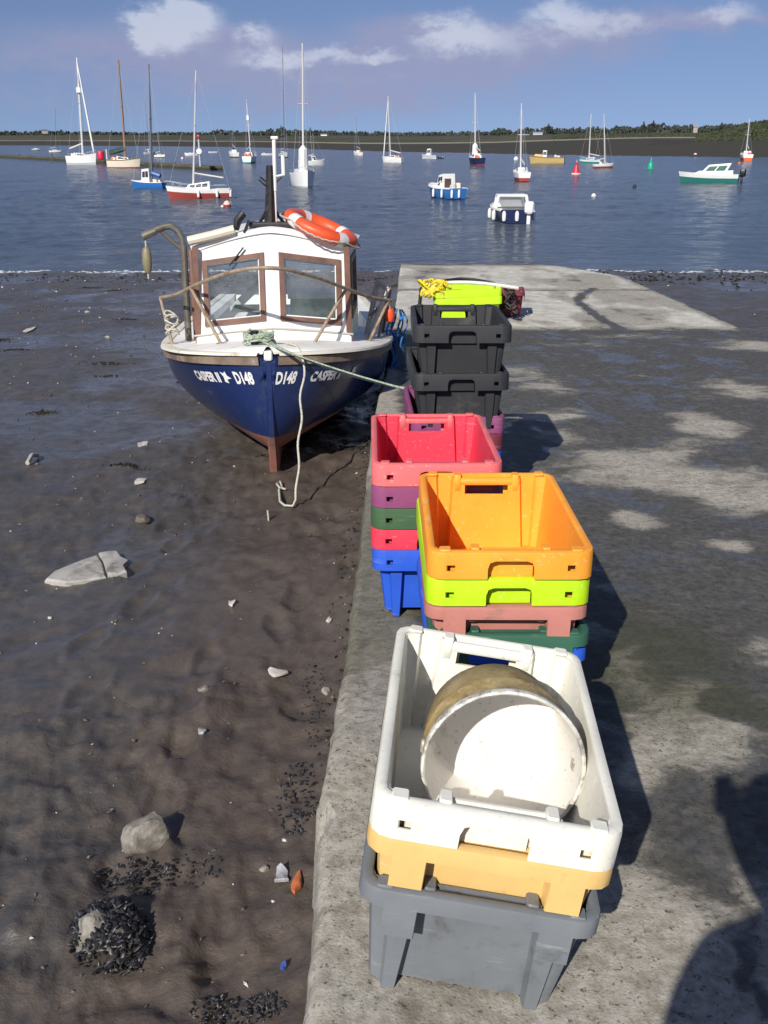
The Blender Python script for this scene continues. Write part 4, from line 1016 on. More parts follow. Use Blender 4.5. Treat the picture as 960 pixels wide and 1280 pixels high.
m = MB(); m.lathe([(.0001, -.06), (.03, -.05), (.045, 0), (.03, .05), (.0001, .06)], 12); m.build('float_body', ring_orange, pf)
m = MB(); m.tube(bl([(0, 0, .055), (-.02, 0, .11), (-.06, .02, .13)]), .006, 5); m.build('cord', rope_pale, pf)
cl = thing('coiled_line', mw @ Vector((-.78, 1.02, .83)), 'small coil of white line on the side deck by the davit', 'rope')
m = MB(); m.tube([Vector((.05 * math.cos(k * .6), .03 * math.sin(k * .6), .05 + .0035 * k + .02 * math.sin(k))) for k in range(50)], .008, 6); m.build('coil', rope_pale, cl, 60)
# name and number on both bows
letters = mat('white_lettering', (.80, .80, .78), .5, 0, .03, 10, dirt=(.4, .42, .45), dirt_amt=.1)
def text_tris(s_, size, shear=0, spacing=1.0):
    cu = bpy.data.curves.new('lettering', 'FONT'); cu.body = s_; cu.size = size; cu.shear = shear; cu.space_character = spacing; cu.offset = .0045; cu.resolution_u = 3
    o = bpy.data.objects.new('lettering', cu); C.objects.link(o); bpy.context.view_layer.update()
    me_ = o.to_mesh(); bm = bmesh.new(); bm.from_mesh(me_); o.to_mesh_clear(); bpy.data.objects.remove(o); bpy.data.curves.remove(cu)
    bmesh.ops.triangulate(bm, faces=bm.faces)
    bmesh.ops.subdivide_edges(bm, edges=[e for e in bm.edges if e.calc_length() > .03], cuts=1, use_grid_fill=False); bmesh.ops.triangulate(bm, faces=bm.faces)
    vs = [(v.co[0], v.co[1]) for v in bm.verts]; fs = [tuple(v.index for v in f.verts) for f in bm.faces]; bm.free(); return vs, fs
ARC = [(0.0, .0)]; zref = .74
for i in range(1, 400):
    y = i * .005; p, q_ = (hull_w(y - .005, zref), hull_w(y, zref)); ARC.append((ARC[-1][0] + math.hypot(.005, q_ - p), y))
def bow_text(s_, size, start, zoff, sgn, shear=0, rising=0., verts=None, xs=1.0, name='lettering'):
    vs, fs = verts or text_tris(s_, size, shear); vs = [(x * xs, y) for x, y in vs]; wid = max(v[0] for v in vs); out_ = []
    for tx, ty in vs:
        a = start + (tx if sgn > 0 else wid - tx); y = interp(ARC, a)
        z = hg(y) - .065 + zoff + ty + rising * a; out_.append((sgn * (hull_w(y, z) + .004), y - .003, z))
    m = MB(); m.add(out_, fs); return m.build(name, letters, hull, None)
for sgn in (-1, 1):
    bow_text('D148', .112, .005 if sgn > 0 else .075, -.126, sgn, .09 * sgn, xs=.60)
    bow_text('CASPER II', .090, .275 if sgn > 0 else 0.36, -.122, sgn, .1, xs=.80)
    mark = [(0, .01), (.035, .0), (.03, .028), (.075, .035), (.045, .055), (.04, .085), (.02, .07), (-.01, .08), (.008, .045)]
    bow_text('', 1, (.72 if sgn > 0 else .255), -.13, sgn, verts=([(.03, .045)] + mark, [(0, i + 1, (i + 1) % 9 + 1) for i in range(9)]), name='emblem')

# ------------------------------------------------------------------ boats at their moorings
MOOR = 'boats lying at moorings on the river'
FAR = {}
def fmat(name, col, rough=.4):
    if name not in FAR: FAR[name] = mat('boat_' + name, col, rough, 0, .06, .8)
    return FAR[name]
FC = dict(seagreen=(.03, .20, .17), white=(.80, .80, .77), cream=(.78, .70, .55), blue=(.03, .16, .46), navy=(.012, .02, .07), red=(.40, .055, .035), green=(.02, .11, .08), teal=(.03, .28, .27), tan=(.55, .40, .16), grey=(.48, .52, .55),
          dark=(.02, .022, .028), wood=(.30, .16, .07), brown=(.10, .06, .04), bluecover=(.02, .08, .30), orange=(.7, .14, .04), black=(.012, .012, .014), antired=(.34, .06, .045), mast=(.62, .60, .58), darkmast=(.16, .16, .18), greencover=(.03, .07, .055), sail=(.78, .77, .73))
def fm(n_): return fmat(n_, FC[n_])
def far_boat(name, label, px, py, wpx, head, hull='white', boot='antired', fb=.13, beam=.33, cabin='sloop', mast=None, trim=None, extras=(), boot_h=.22, cat='boat'):
    p = GW(px, py); D = p.y * CT - (p.z - EYE) * ST
    view = math.atan2(p.x, p.y); h = R(head); W_ = wpx * D / F * 1.12
    L = W_ / (abs(math.sin(h)) + beam * abs(math.cos(h)) * .95); B = beam * L; f = fb * L * 1.25
    t = thing(name, (p.x, p.y, WATER_Z), label, cat, MOOR, (0, 0, -(view + h)))
    HBt = [(-.5, .80), (-.3, .95), (-.05, 1.0), (.15, .93), (.3, .72), (.42, .38), (.5, .02)]
    def w_(u, k): return B / 2 * smooth_interp(HBt, u) * (.72 + .28 * k ** .7)
    def g_(u): return f * (1 + .34 * max(0, (u + .1)) ** 1.6 * 2.2 + .05 * max(0, -u - .2))
    us_ = [-.5, -.42, -.3, -.15, 0, .12, .22, .31, .38, .44, .48, .5]
    def rows(a, b_, nseg, sgn):
        return [[(sgn * w_(u, kk), L * (u + .055 * (kk - .2) * max(0, u) * 2), g_(u) * kk) for kk in [a + (b_ - a) * i / nseg for i in range(nseg + 1)]] for u in us_]
    bh = boot_h
    m = MB()
    for sgn in (-1, 1): m.loft(rows(bh, 1, 4, sgn), closed=False)
    r0, r1 = rows(bh, 1, 4, -1)[0], rows(bh, 1, 4, 1)[0]; m.loft([r0, r1], closed=False); m.build('hull', fm(hull), t, 40)
    m = MB()
    for sgn in (-1, 1): m.loft([[(sgn * w_(u, 0.01) * .8, L * (u - .01), -.3 * f)] + rr for u, rr in zip(us_, rows(0.02, bh, 1, sgn))], closed=False)
    r0, r1 = rows(.02, bh, 1, -1)[0], rows(.02, bh, 1, 1)[0]; m.loft([r0, r1], closed=False); m.build('boot_stripe', fm(boot), t, 40)
    dk = fm('white') if hull not in ('tan',) else fm('cream')
    well = cabin in ('open',) 
    m = MB(); m.loft([[(w_(u, 1) * v * .97, L * (u + .055 * .8 * max(0, u) * 2) * .995, g_(u) * (.97 if not (abs(v) < .8 and (-.46 < u < .05) and well) else .45) + .02 * B * (1 - v * v)) for v in (-1, -.78, -.7, -.3, 0, .3, .7, .78, 1)] for u in us_], closed=False); m.build('deck', dk, t, 40)
    if trim:
        m = MB()
        for sgn in (-1, 1): m.tube([Vector((sgn * w_(u, 1) * 1.005, L * (u + .055 * .8 * max(0, u) * 2), g_(u) * .97)) for u in us_], .012 * L, 5)
        m.build('rubbing_strake', fm(trim), t, 40)
    def house(u0, u1, wr, h0, h1, name_='cabin', col='white', rake0=.0, rake1=.06, win=True, wincol='dark', nwin=3):
        y0, y1 = L * u0, L * u1; z0 = g_((u0 + u1) / 2) * .93; wa, wb = w_(u0, 1) * wr, min(w_(u1, 1) * wr * 1.05, w_(u0, 1) * wr); z1a, z1b = z0 + h0 * L * 1.3, z0 + h1 * L * 1.3
        inx = .86
        p_ = [(-wa, y0, z0), (wa, y0, z0), (wb, y1, z0), (-wb, y1, z0), (-wa * inx, y0 + rake0 * L, z1a), (wa * inx, y0 + rake0 * L, z1a), (wb * inx * .95, y1 - rake1 * L, z1b), (-wb * inx * .95, y1 - rake1 * L, z1b)]
        m = MB(); m.hexa(p_); o = m.build(name_, fm(col), t, 20)
        V = [Vector(v) for v in p_]
        if win:
            def face(a, b_, c, d, s0, s1, k0, k1):
                q_ = []
                for ss, kk in ((s0, k0), (s1, k0), (s1, k1), (s0, k1)):
                    lo_ = V[a].lerp(V[b_], ss); hi_ = V[d].lerp(V[c], ss); q_.append(lo_.lerp(hi_, kk))
                n_ = (q_[1] - q_[0]).cross(q_[3] - q_[0]).normalized(); m2 = MB(); e_ = .012 * L * .3
                m2.add([v + n_ * e_ for v in q_] + [v - n_ * e_ for v in q_], [(0, 1, 2, 3), (7, 6, 5, 4), (0, 4, 5, 1), (1, 5, 6, 2), (2, 6, 7, 3), (3, 7, 4, 0)]); m2.build('window', fm(wincol), t, 20)
            for i in range(nwin):
                s0, s1 = .08 + .84 * i / nwin + .02, .08 + .84 * (i + 1) / nwin - .03
                face(1, 2, 6, 5, s0, s1, .38, .82); face(0, 3, 7, 4, s0, s1, .38, .82)
            face(3, 2, 6, 7, .1, .47, .35, .85); face(3, 2, 6, 7, .53, .9, .35, .85)
        return V
    if cabin == 'sloop': house(-.12, .24, .62, .075, .045)
    if cabin == 'low': house(-.18, .22, .64, .095, .06)
    if cabin == 'wheel': house(-.10, .16, .70, .30, .28, 'wheelhouse', rake1=.03, nwin=2); house(.16, .32, .5, .04, .02, 'coach_roof', win=False)
    if cabin == 'cuddy':
        house(-.10, .30, .72, .10, .045, rake1=.10); house(-.14, .10, .62, .19, .17, 'wheelhouse', rake1=.07, nwin=2)
        m = MB(); m.box((-.2 * B, -.15 * L, g_(0) * .95), (.08 * B, -.142 * L, g_(0) + .15 * L)); m.build('doorway', fm('brown'), t)
    if cabin == 'fast': house(-.40, .30, .86, .06, .05, rake1=.12, win=False); house(-.26, .18, .72, .155, .13, 'wheelhouse', rake0=-.10, rake1=.16, nwin=2, wincol='green')
    if cabin == 'fishing': house(.02, .14, .55, .15, .15, 'wheelhouse', rake1=.01, nwin=2, col='white'); house(.15, .42, .6, .05, .06, 'forecastle', col='tan', win=False)
    if cabin == 'open':
        house(.05, .30, .7, .06, .03, win=False)
        for sgn in (-1, 1):
            m = MB(); m.tube([Vector((sgn * B * .38, .10 * L, g_(.1))), Vector((sgn * B * .34, .06 * L, g_(0) + .125 * L)), Vector((sgn * B * .36, -.16 * L, g_(0) + .13 * L)), Vector((sgn * B * .42, -.17 * L, g_(0)))], .017 * L, 6); m.build('cabin_post', fm('white'), t)
        m = MB(); m.box((-B * .38, -.17 * L, g_(0) + .12 * L), (B * .38, .08 * L, g_(0) + .142 * L), None, 0, .01 * L); m.build('cabin_roof', fm('white'), t)
        m = MB(); m.box((-B * .33, .065 * L, g_(0) + .03 * L), (B * .33, .07 * L, g_(0) + .12 * L)); m.build('windscreen', fm('grey'), t)
    if cabin == 'bow': house(-.2, .26, .66, .07, .05, wincol='grey')
    if mast:
        mx, my, colr, rk, my0 = mast                      # masthead pixel, colour, radius, station
        base = Vector((0, my0 * L, g_(my0) * .9)); ca = -(view + h); M3 = Matrix.Rotation(ca, 3, 'Z')
        bw_ = p + M3 @ base; dr = px_dir(mx, my); tw = Vector((0, 0, EYE)) + dr * (bw_.y / dr.y)
        top_ = Matrix.Rotation(-ca, 3, 'Z') @ (tw - p)
        m = MB(); m.tube([base, base.lerp(top_, .5), top_], [rk, rk * .95, rk * .6], 7); m.build('mast', fm(colr), t)
        for k_, (a_, b_) in enumerate((((0, .49 * L, g_(.49)), .97), ((0, -.49 * L, g_(-.49)), 1.0))):
            m = MB(); m.tube([Vector(a_), base.lerp(top_, b_)], rk * .10, 4); m.build('forestay' if k_ == 0 else 'backstay', fm('grey'), t)
        for sgn in (-1, 1):
            sp = base.lerp(top_, .55) + Vector((sgn * B * .22, 0, 0)); m = MB(); m.tube([Vector((sgn * B * .46, my0 * L, g_(my0))), sp, base.lerp(top_, .98)], rk * .10, 4); m.build('shroud', fm('grey'), t)
            m = MB(); m.tube([base.lerp(top_, .55), sp], rk * .3, 4); m.build('spreader', fm(colr), t)
        zb = g_(0) + .10 * L; bcol = {'bluecover': 'bluecover', 'greencover': 'greencover'}
        boomc = [e for e in extras if e.endswith('cover')]
        m = MB(); m.tube([base + Vector((0, -.01 * L, zb)), Vector((0, -.40 * L, zb + .01 * L + base.z * .4))], [rk * (2.2 if boomc else .8)] * 2, 7); m.build('sail_cover' if boomc else 'boom', fm(boomc[0] if boomc else 'mast'), t)
        if 'furled' in extras:
            f0, f1 = Vector((0, .47 * L, g_(.47) + .02 * L)), base.lerp(top_, .95); m = MB(); m.tube([f0, f0.lerp(f1, .08), f0.lerp(f1, .5), f1], [rk * .6, rk * 1.0, rk * .9, rk * .5], 6); m.build('furled_sail', fm('sail'), t)
        if 'bundle' in extras:
            m = MB(); m.tube([base.lerp(top_, .02), base.lerp(top_, .06), base.lerp(top_, .2), base.lerp(top_, .23)], [rk * 2, rk * 4.5, rk * 4.0, rk * 1.2], 8); m.build('sail_bundle', fm('sail'), t)
        if 'radar' in extras:
            m = MB(); c_ = base.lerp(top_, .68); m.tube([c_ + Vector((0, .1, -.3)), c_ + Vector((0, .1, .3))], rk * 3.0, 8); m.build('radar', fm('white'), t)
    if 'outboard' in extras or 'black_outboard' in extras:
        c_ = 'black' if 'black_outboard' in extras else 'white'; y_ = -.5 * L
        ox = B * (.30 if 'outboard' in extras else 0); m = MB(); m.box((ox - .05 * L, y_ - .11 * L, f * .75), (ox + .05 * L, y_ - .01 * L, f * .75 + .13 * L), None, 0, .02 * L); m.build('outboard_cowl', fm(c_), t)
        m = MB(); m.box((ox - .02 * L, y_ - .07 * L, -.05 * L), (ox + .02 * L, y_ - .03 * L, f * .77), None, 0, .008 * L); m.build('outboard_leg', fm(c_), t)
    if 'fenders' in extras:
        for u, sg in ((-.48, -.7), (-.48, .05), (-.35, 1), (.0, 1), (.0, -1), (-.3, -1)):
            x_ = sg * w_(u, .8) * 1.12; m = MB(); y_ = L * u - (.03 * L if abs(sg) < 1 else 0); r_ = .022 * L
            m.lathe([(.001, f * .15), (r_ * .8, f * .2), (r_, f * .35), (r_, f * .75), (r_ * .6, f * .9), (.001, f * .95)], 8, Matrix.Translation((x_, y_, 0))); m.build('fender', fm('white'), t)
    if 'pulpit' in extras:
        m = MB(); m.tube([Vector((-w_(.3, 1), .3 * L, g_(.3) + .06 * L)), Vector((-w_(.42, 1), .43 * L, g_(.42) + .07 * L)), Vector((0, .54 * L, g_(.5) + .075 * L)), Vector((w_(.42, 1), .43 * L, g_(.42) + .07 * L)), Vector((w_(.3, 1), .3 * L, g_(.3) + .06 * L))], .005 * L, 5)
        for u, sg in ((.3, -1), (.42, -1), (.42, 1), (.3, 1)): m.tube([Vector((sg * w_(u, 1) * .97, L * (u + .01), g_(u))), Vector((sg * w_(u, 1), L * (u + .005), g_(u) + .065 * L))], .004 * L, 4)
        m.build('pulpit_rail', fm('grey'), t)
        for sgn in (-1, 1):
            m = MB(); m.tube([Vector((sgn * w_(u, 1) * .95, L * u, g_(u) + .055 * L)) for u in (-.45, -.2, 0, .2, .3)], .003 * L, 4); m.build('guard_wire', fm('grey'), t)
    if 'dodger' in extras:
        m = MB(); z_ = g_(-.15); m.loft([[(B * .3 * math.cos(a), -.13 * L + dy * L, z_ + hh * L * math.sin(a) + .03 * L) for a in [k * math.pi / 8 for k in range(9)]] for dy, hh in ((0, .14), (.07, .13), (.13, .05))], closed=False, cap1=False); m.build('spray_hood', fm('bluecover' if 'bluehood' in extras else 'brown'), t, 40)
    if 'clutter' in extras:
        for i in range(4):
            m = MB(); s_ = .035 * L; x_, y_ = random.uniform(-.25, .25) * B, random.uniform(-.4, -.2) * L; m.box((x_ - s_, y_ - s_, f * .9), (x_ + s_, y_ + s_, f * .97 + random.uniform(.05, .10) * L), None, 0, .012 * L); m.build('gear', fm(random.choice(['orange', 'cream', 'grey', 'wood'])), t)
    return t

far_boat('sailing_yacht', 'large white yacht with tall white mast moored at the pontoon', 103, 206, 36, 128, 'white', 'grey', .20, .32, 'sloop', (96, 72, 'sail', .13, .05), None, ('radar', 'pulpit', 'furled', 'clutter'))
far_boat('sailing_yacht', 'cream hulled classic yacht with brown wooden mast beside the pontoon', 155, 210, 37, 105, 'cream', 'antired', .19, .30, 'low', (148, 75, 'wood', .13, .08), 'wood', ('greencover', 'dodger', 'clutter'), .12)
far_boat('work_boat', 'blue hulled workboat with white wheelhouse and pale door panel', 186, 235, 40, -62, 'blue', 'blue', .13, .38, 'wheel', (186, 80, 'darkmast', .07, -.12), 'white', ('bluecover', 'clutter'), .3)
far_boat('sailing_boat', 'small sailing cruiser with rust red hull and white cabin', 250, 248, 70, -83, 'white', 'antired', .12, .33, 'low', (245, 88, 'mast', .055, .10), None, ('fenders', 'pulpit'), .58)
far_boat('sailing_boat', 'small white boat with dark spray hood left of the big yacht', 69, 191, 13, 95, 'white', 'dark', .15, .34, 'low', (69, 135, 'darkmast', .06, .1), None, ('dodger', 'bluehood'))
far_boat('motor_boat', 'tiny pale motorboat farthest left on the river', 45, 188, 9, 100, 'grey', 'dark', .15, .34, 'bow')
far_boat('sailing_boat', 'bluish white boat with canvas awning behind the blue workboat', 187, 193, 13, 70, 'grey', 'grey', .15, .36, 'cuddy', (181, 128, 'darkmast', .06, .1))
far_boat('sailing_boat', 'little white sailing boat right of the bluish boat, thin mast', 200, 197, 13, 130, 'white', 'dark', .16, .34, 'low', (198, 165, 'darkmast', .05, .1), None, ('dodger',))
far_boat('motor_boat', 'small white motorboat behind the signpost on the pontoon', 239, 195, 14, -100, 'white', 'grey', .16, .36, 'bow', None, None, ('dodger', 'bluehood'))
far_boat('rowing_boat', 'tiny low boat under a blue cover', 266, 191, 10, 90, 'white', 'white', .10, .33, 'none', None, None, ('dodger', 'bluehood'))
far_boat('sailing_boat', 'white boat seen from astern with a blue cockpit tent', 292, 197, 14, -12, 'white', 'dark', .17, .36, 'low', (291, 158, 'darkmast', .05, .1), None, ('dodger', 'bluehood'))
far_boat('sailing_boat', 'white sailing boat seen from astern with tan cockpit gear', 313, 204, 20, 12, 'white', 'teal', .16, .36, 'low', (308, 124, 'mast', .075, .1), None, ('clutter', 'radar', 'pulpit'))
far_boat('dinghy', 'tiny white dinghy between the sailing boat and the distant mast', 334, 194, 13, 92, 'white', 'white', .11, .36, 'none', None, None, ('clutter',))
far_boat('sailing_boat', 'small sailing boat with a hair thin mast behind the wheelhouse mast', 355, 197, 14, 160, 'grey', 'dark', .15, .34, 'low', (353, 58, 'darkmast', .07, .1))
far_boat('sailing_yacht', 'white yacht pointing its bow this way, tall mast with bundled sail', 379, 234, 34, 170, 'white', 'grey', .19, .42, 'bow', (378, 54, 'mast', .075, .06), None, ('bundle', 'pulpit'), .12)
far_boat('cabin_cruiser', 'white cabin cruiser behind the yacht with the bundled sail', 393, 207, 25, 75, 'white', 'white', .17, .38, 'cuddy', (391, 166, 'darkmast', .05, .0))
far_boat('sailing_boat', 'very small distant boat with thin mast in mid river', 447, 195, 13, -20, 'white', 'grey', .16, .36, 'low', (445, 147, 'darkmast', .06, .1), None, ('clutter',))
far_boat('sailing_yacht', 'white round sterned yacht with tan gear in its cockpit', 491, 203, 26, -60, 'white', 'white', .16, .36, 'low', (485, 120, 'mast', .085, .12), None, ('furled', 'clutter', 'dodger'), .1)
far_boat('motor_boat', 'grey white motorboat with a tall glazed wheelhouse', 537, 198, 19, -65, 'grey', 'white', .15, .36, 'wheel')
far_boat('dinghy', 'tiny dark dinghy tied behind the grey motorboat', 551, 198, 7, -80, 'navy', 'navy', .14, .42, 'none', None, None, ('clutter',))
far_boat('sailing_boat', 'dark hulled sailing boat seen from astern with white cabin', 595, 206, 23, -14, 'navy', 'antired', .15, .36, 'low', (594, 116, 'mast', .085, .12), None, ('clutter', 'pulpit', 'bundle'), .12)
far_boat('cabin_boat', 'blue hulled cuddy boat with white cabin and open brown doorway', 556, 248, 52, -28, 'blue', 'navy', .15, .44, 'cuddy', None, 'white', ('fenders', 'clutter'), .1)
far_boat('cabin_boat', 'navy open cabin boat nearest the slip with fenders and outboard', 637, 275, 53, -8, 'navy', 'navy', .115, .44, 'open', None, 'white', ('outboard', 'fenders'), .1)
far_boat('sailing_boat', 'white sailing boat seen from astern with dull red bottom', 651, 226, 24, -10, 'white', 'antired', .17, .40, 'low', (652, 129, 'mast', .065, .1), None, ('clutter',), .4)
far_boat('fishing_boat', 'old tan yellow fishing boat with small white wheelhouse', 684, 204, 39, -82, 'tan', 'tan', .13, .30, 'fishing', None, 'wood', ('clutter',), .1)
far_boat('sailing_boat', 'white sailing boat with teal hull stripe beyond the red buoy', 738, 204, 26, -70, 'white', 'teal', .12, .34, 'low', (739, 142, 'mast', .07, .08), 'teal', ('pulpit',), .45)
far_boat('sailing_boat', 'white sailing boat with red bottom overlapping the teal striped one', 754, 210, 24, 65, 'white', 'antired', .14, .34, 'low', (755, 142, 'mast', .06, .08), None, ('dodger',), .42)
far_boat('speedboat', 'white streamlined motorboat with sea green lower hull and black outboard', 886, 228, 64, -84, 'white', 'seagreen', .11, .36, 'fast', None, None, ('black_outboard',), .55)
far_boat('sailing_boat', 'white sailing boat with orange red bottom under the headland', 932, 201, 17, -8, 'white', 'orange', .17, .42, 'low', (937, 148, 'mast', .07, .1), None, ('clutter',), .5)

# ------------------------------------------------------------------ buoys
def buoy_round(px, py, wpx, colr, label, col2=None):
    p = GW(px, py); D = p.y * CT - (p.z - EYE) * ST; r = wpx * D / F / 2
    t = thing('mooring_buoy', (p.x, p.y, WATER_Z), label, 'buoy', 'round mooring buoys on the river')
    m = MB(); m.lathe([(.0001, -.5*r), (.7*r, -.4*r), (r, .25*r), (.96*r, .6*r), (.6*r, 1.15*r), (.2*r, 1.4*r), (.0001, 1.42*r)], 14); m.build('float_body', fm(colr), t, 60)
    m = MB(); m.tube([Vector((.25*r*math.cos(a), 0, 1.5*r + .25*r*math.sin(a))) for a in [k * math.pi / 5 for k in range(11)]], .06*r, 5); m.build('eye', fm('dark'), t)
    if col2: m = MB(); m.lathe([(r*.995, .0), (r*1.02, .15*r), (r*1.02, .35*r), (r*.97, .5*r)], 14, None, 0, False); m.build('band', fm(col2), t, 60)
    return t
FC['pinkwhite'] = (.80, .55, .50)
buoy_round(284, 258, 10, 'pinkwhite', 'round pink and white buoy beside the red sailing cruiser', 'antired')
buoy_round(278, 259, 4, 'cream', 'small cream pick-up float touching the pink buoy')
buoy_round(742, 246, 6, 'white', 'small white buoy in open water right of the navy boat')
buoy_round(793, 234, 5, 'dark', 'small dark buoy in open water left of the white speedboat')
buoy_round(645, 200, 6, 'white', 'white buoy near the far bank left of the tan fishing boat')
buoy_round(228, 199, 4, 'pinkwhite', 'tiny pink buoy just left of the pontoon signpost')
buoy_round(924, 205, 4, 'orange', 'tiny orange buoy beside the boat under the headland')
buoy_round(869, 195, 5, 'pinkwhite', 'tiny pale buoy close under the far bank')
def nav_buoy(px, py, hpx, colr, label, cone):
    p = GW(px, py); D = p.y * CT - (p.z - EYE) * ST; h = hpx * D / F
    t = thing('channel_buoy', (p.x, p.y, WATER_Z), label, 'buoy')
    FC.setdefault('navred', (.62, .02, .05)); FC.setdefault('navgreen', (.02, .36, .22))
    m = MB(); m.lathe([(.0001, -.1*h), (.36*h, -.05*h), (.36*h, .05*h), (.30*h, .10*h)], 16); m.build('base', fm('pinkwhite' if cone else 'navgreen'), t)
    m = MB(); m.lathe([(.29*h, .09*h), (.22*h, .3*h), (.13*h, .6*h), (.11*h, .66*h)] if cone else [(.30*h, .09*h), (.27*h, .35*h), (.2*h, .55*h), (.08*h, .66*h)], 16); m.build('tower', fm(colr), t, 40)
    m = MB(); m.box((-.09*h, -.09*h, .68*h), (.09*h, .09*h, .84*h), None, 0, .03*h) if cone else m.lathe([(.09*h, .68*h), (.09*h, .74*h), (.0001, .98*h)], 10); m.build('topmark', fm(colr if cone else 'navgreen'), t)
    m = MB(); m.tube([Vector((0, 0, .64*h)), Vector((0, 0, .99*h))], .03*h, 6); m.build('light_post', fm('grey'), t); return t
nav_buoy(720, 218, 17, 'navred', 'red conical channel buoy in mid river', True)
nav_buoy(813, 211, 13, 'navgreen', 'green channel buoy left of the speedboat', False)

# ------------------------------------------------------------------ pontoon
pt = thing('pontoon', (0, 0, WATER_Z), 'long low olive brown floating pontoon on the left of the river', 'pontoon')
po_m = mat('weathered_pontoon', (.105, .090, .055), .85, 0, .3, .5); po_d = mat('weedy_pontoon_side', (.045, .048, .025), .9, 0, .3, .5)
line = [GW(px, py) for px, py in ((-120, 190), (-60, 193), (0, 197), (66, 200.5), (132, 204.5), (198, 209), (263, 213))]
for a_, b_ in zip(line, line[1:]):
    d_ = (b_ - a_).normalized(); nrm = Vector((-d_.y, d_.x, 0)); a2, b2 = a_ + d_ * .15, b_ - d_ * .15; w_ = 1.5
    def q4(z): return [(v.x, v.y, z) for v in (a2, b2, b2 + nrm * w_, a2 + nrm * w_)]
    m = MB(); m.hexa(q4(.22) + q4(.42)); m.build('deck_section', po_m, pt)
    m = MB(); m.hexa(q4(-.2) + q4(.217)); m.build('float_tank', po_d, pt)
for k_, (px, py, ht) in enumerate(((61, 201, 9), (20, 198, 5), (-40, 195, 6), (126, 205, 7), (215, 209, 6))):
    p = GW(px, py); D = p.y * CT + 1; m = MB(); m.tube([Vector((p.x, p.y + 1.7, -.3)), Vector((p.x, p.y + 1.7, ht * D / F))], .09, 7); m.build('pile', po_d if k_ else po_m, pt)
p = GW(249, 214); D = p.y * CT + 1; u_ = D / F
sg = thing('pontoon_signpost', (p.x, p.y + .8, WATER_Z + .42), 'post with a round white disc and red top at the pontoon end', 'sign')
m = MB(); m.tube([Vector((0, 0, 0)), Vector((0, 0, 34 * u_))], .09, 8); m.build('post', fm('grey'), sg)
m = MB(); m.lathe([(.0001, -.05), (3.4 * u_, -.05), (3.4 * u_, .05), (.0001, .05)], 18, Matrix.Translation((0, -.14, 18 * u_)) @ Matrix.Rotation(R(90), 4, 'X')); m.build('disc', fm('white'), sg)
m = MB(); m.box((-1.6 * u_, -.2, 33 * u_), (1.6 * u_, .2, 37 * u_), None, 0, .04); m.build('red_top', fm('navred'), sg)
p = GW(125, 203.5); rd = thing('red_bin', (p.x, p.y + .8, WATER_Z + .42), 'small red container standing on the pontoon between the two yachts', 'container')
m = MB(); m.lathe([(.42, 0), (.50, .1), (.52, .9), (.44, 1.05), (.0001, 1.1)], 10); m.build('bin_body', fm('navred'), rd)
m = MB(); m.tube([Vector((.8, 0, 0)), Vector((.8, 0, 1.3))], .08, 6); m.build('post', fm('white'), rd)

# ------------------------------------------------------------------ things far beyond the bank
def far_house(px, pyb, wpx, hpx, label, wallc, roofc, name='farm_building'):
    a = az_of(px); d = sh(px, 4) * .97; z = EYE - (pyb - 174) / 1330 * d; u = d / 1330 * 1.0
    t = thing(name, (math.sin(a) * d, math.cos(a) * d, z), label, 'building', None, (0, 0, -a))
    w, h = wpx * u / 2, hpx * u; dp = max(4, w * .6)
    m = MB(); m.box((-w, -dp, -1.5), (w, dp, h * .6)); m.build('wall', fm(wallc), t)
    m = MB(); m.add([(-w*1.04, -dp*1.08, h*.6), (w*1.04, -dp*1.08, h*.6), (w*1.04, dp*1.08, h*.6), (-w*1.04, dp*1.08, h*.6), (-w*1.04, 0, h), (w*1.04, 0, h)], [(0, 1, 5, 4), (2, 3, 4, 5), (1, 2, 5), (3, 0, 4), (3, 2, 1, 0)]); m.build('roof', fm(roofc), t, 20)
    return t
FC['slate'] = (.16, .16, .17); FC['stone'] = (.35, .32, .28)
far_house(57, 166, 7, 3.2, 'tiny pale farmhouse on the skyline at far left', 'stone', 'slate')
far_house(405, 170, 8, 3, 'small white shed on the far fields above the cabin cruiser', 'white', 'slate')
far_house(655, 171, 13, 3, 'long low pale shed beyond the bank left of the tan boat', 'grey', 'grey')
far_house(672, 168.5, 12, 3, 'long low pale shed farther back right of the other shed', 'grey', 'grey')
far_house(868, 165, 5, 8, 'pale square tower on the skyline left of the headland', 'stone', 'stone', 'tower')
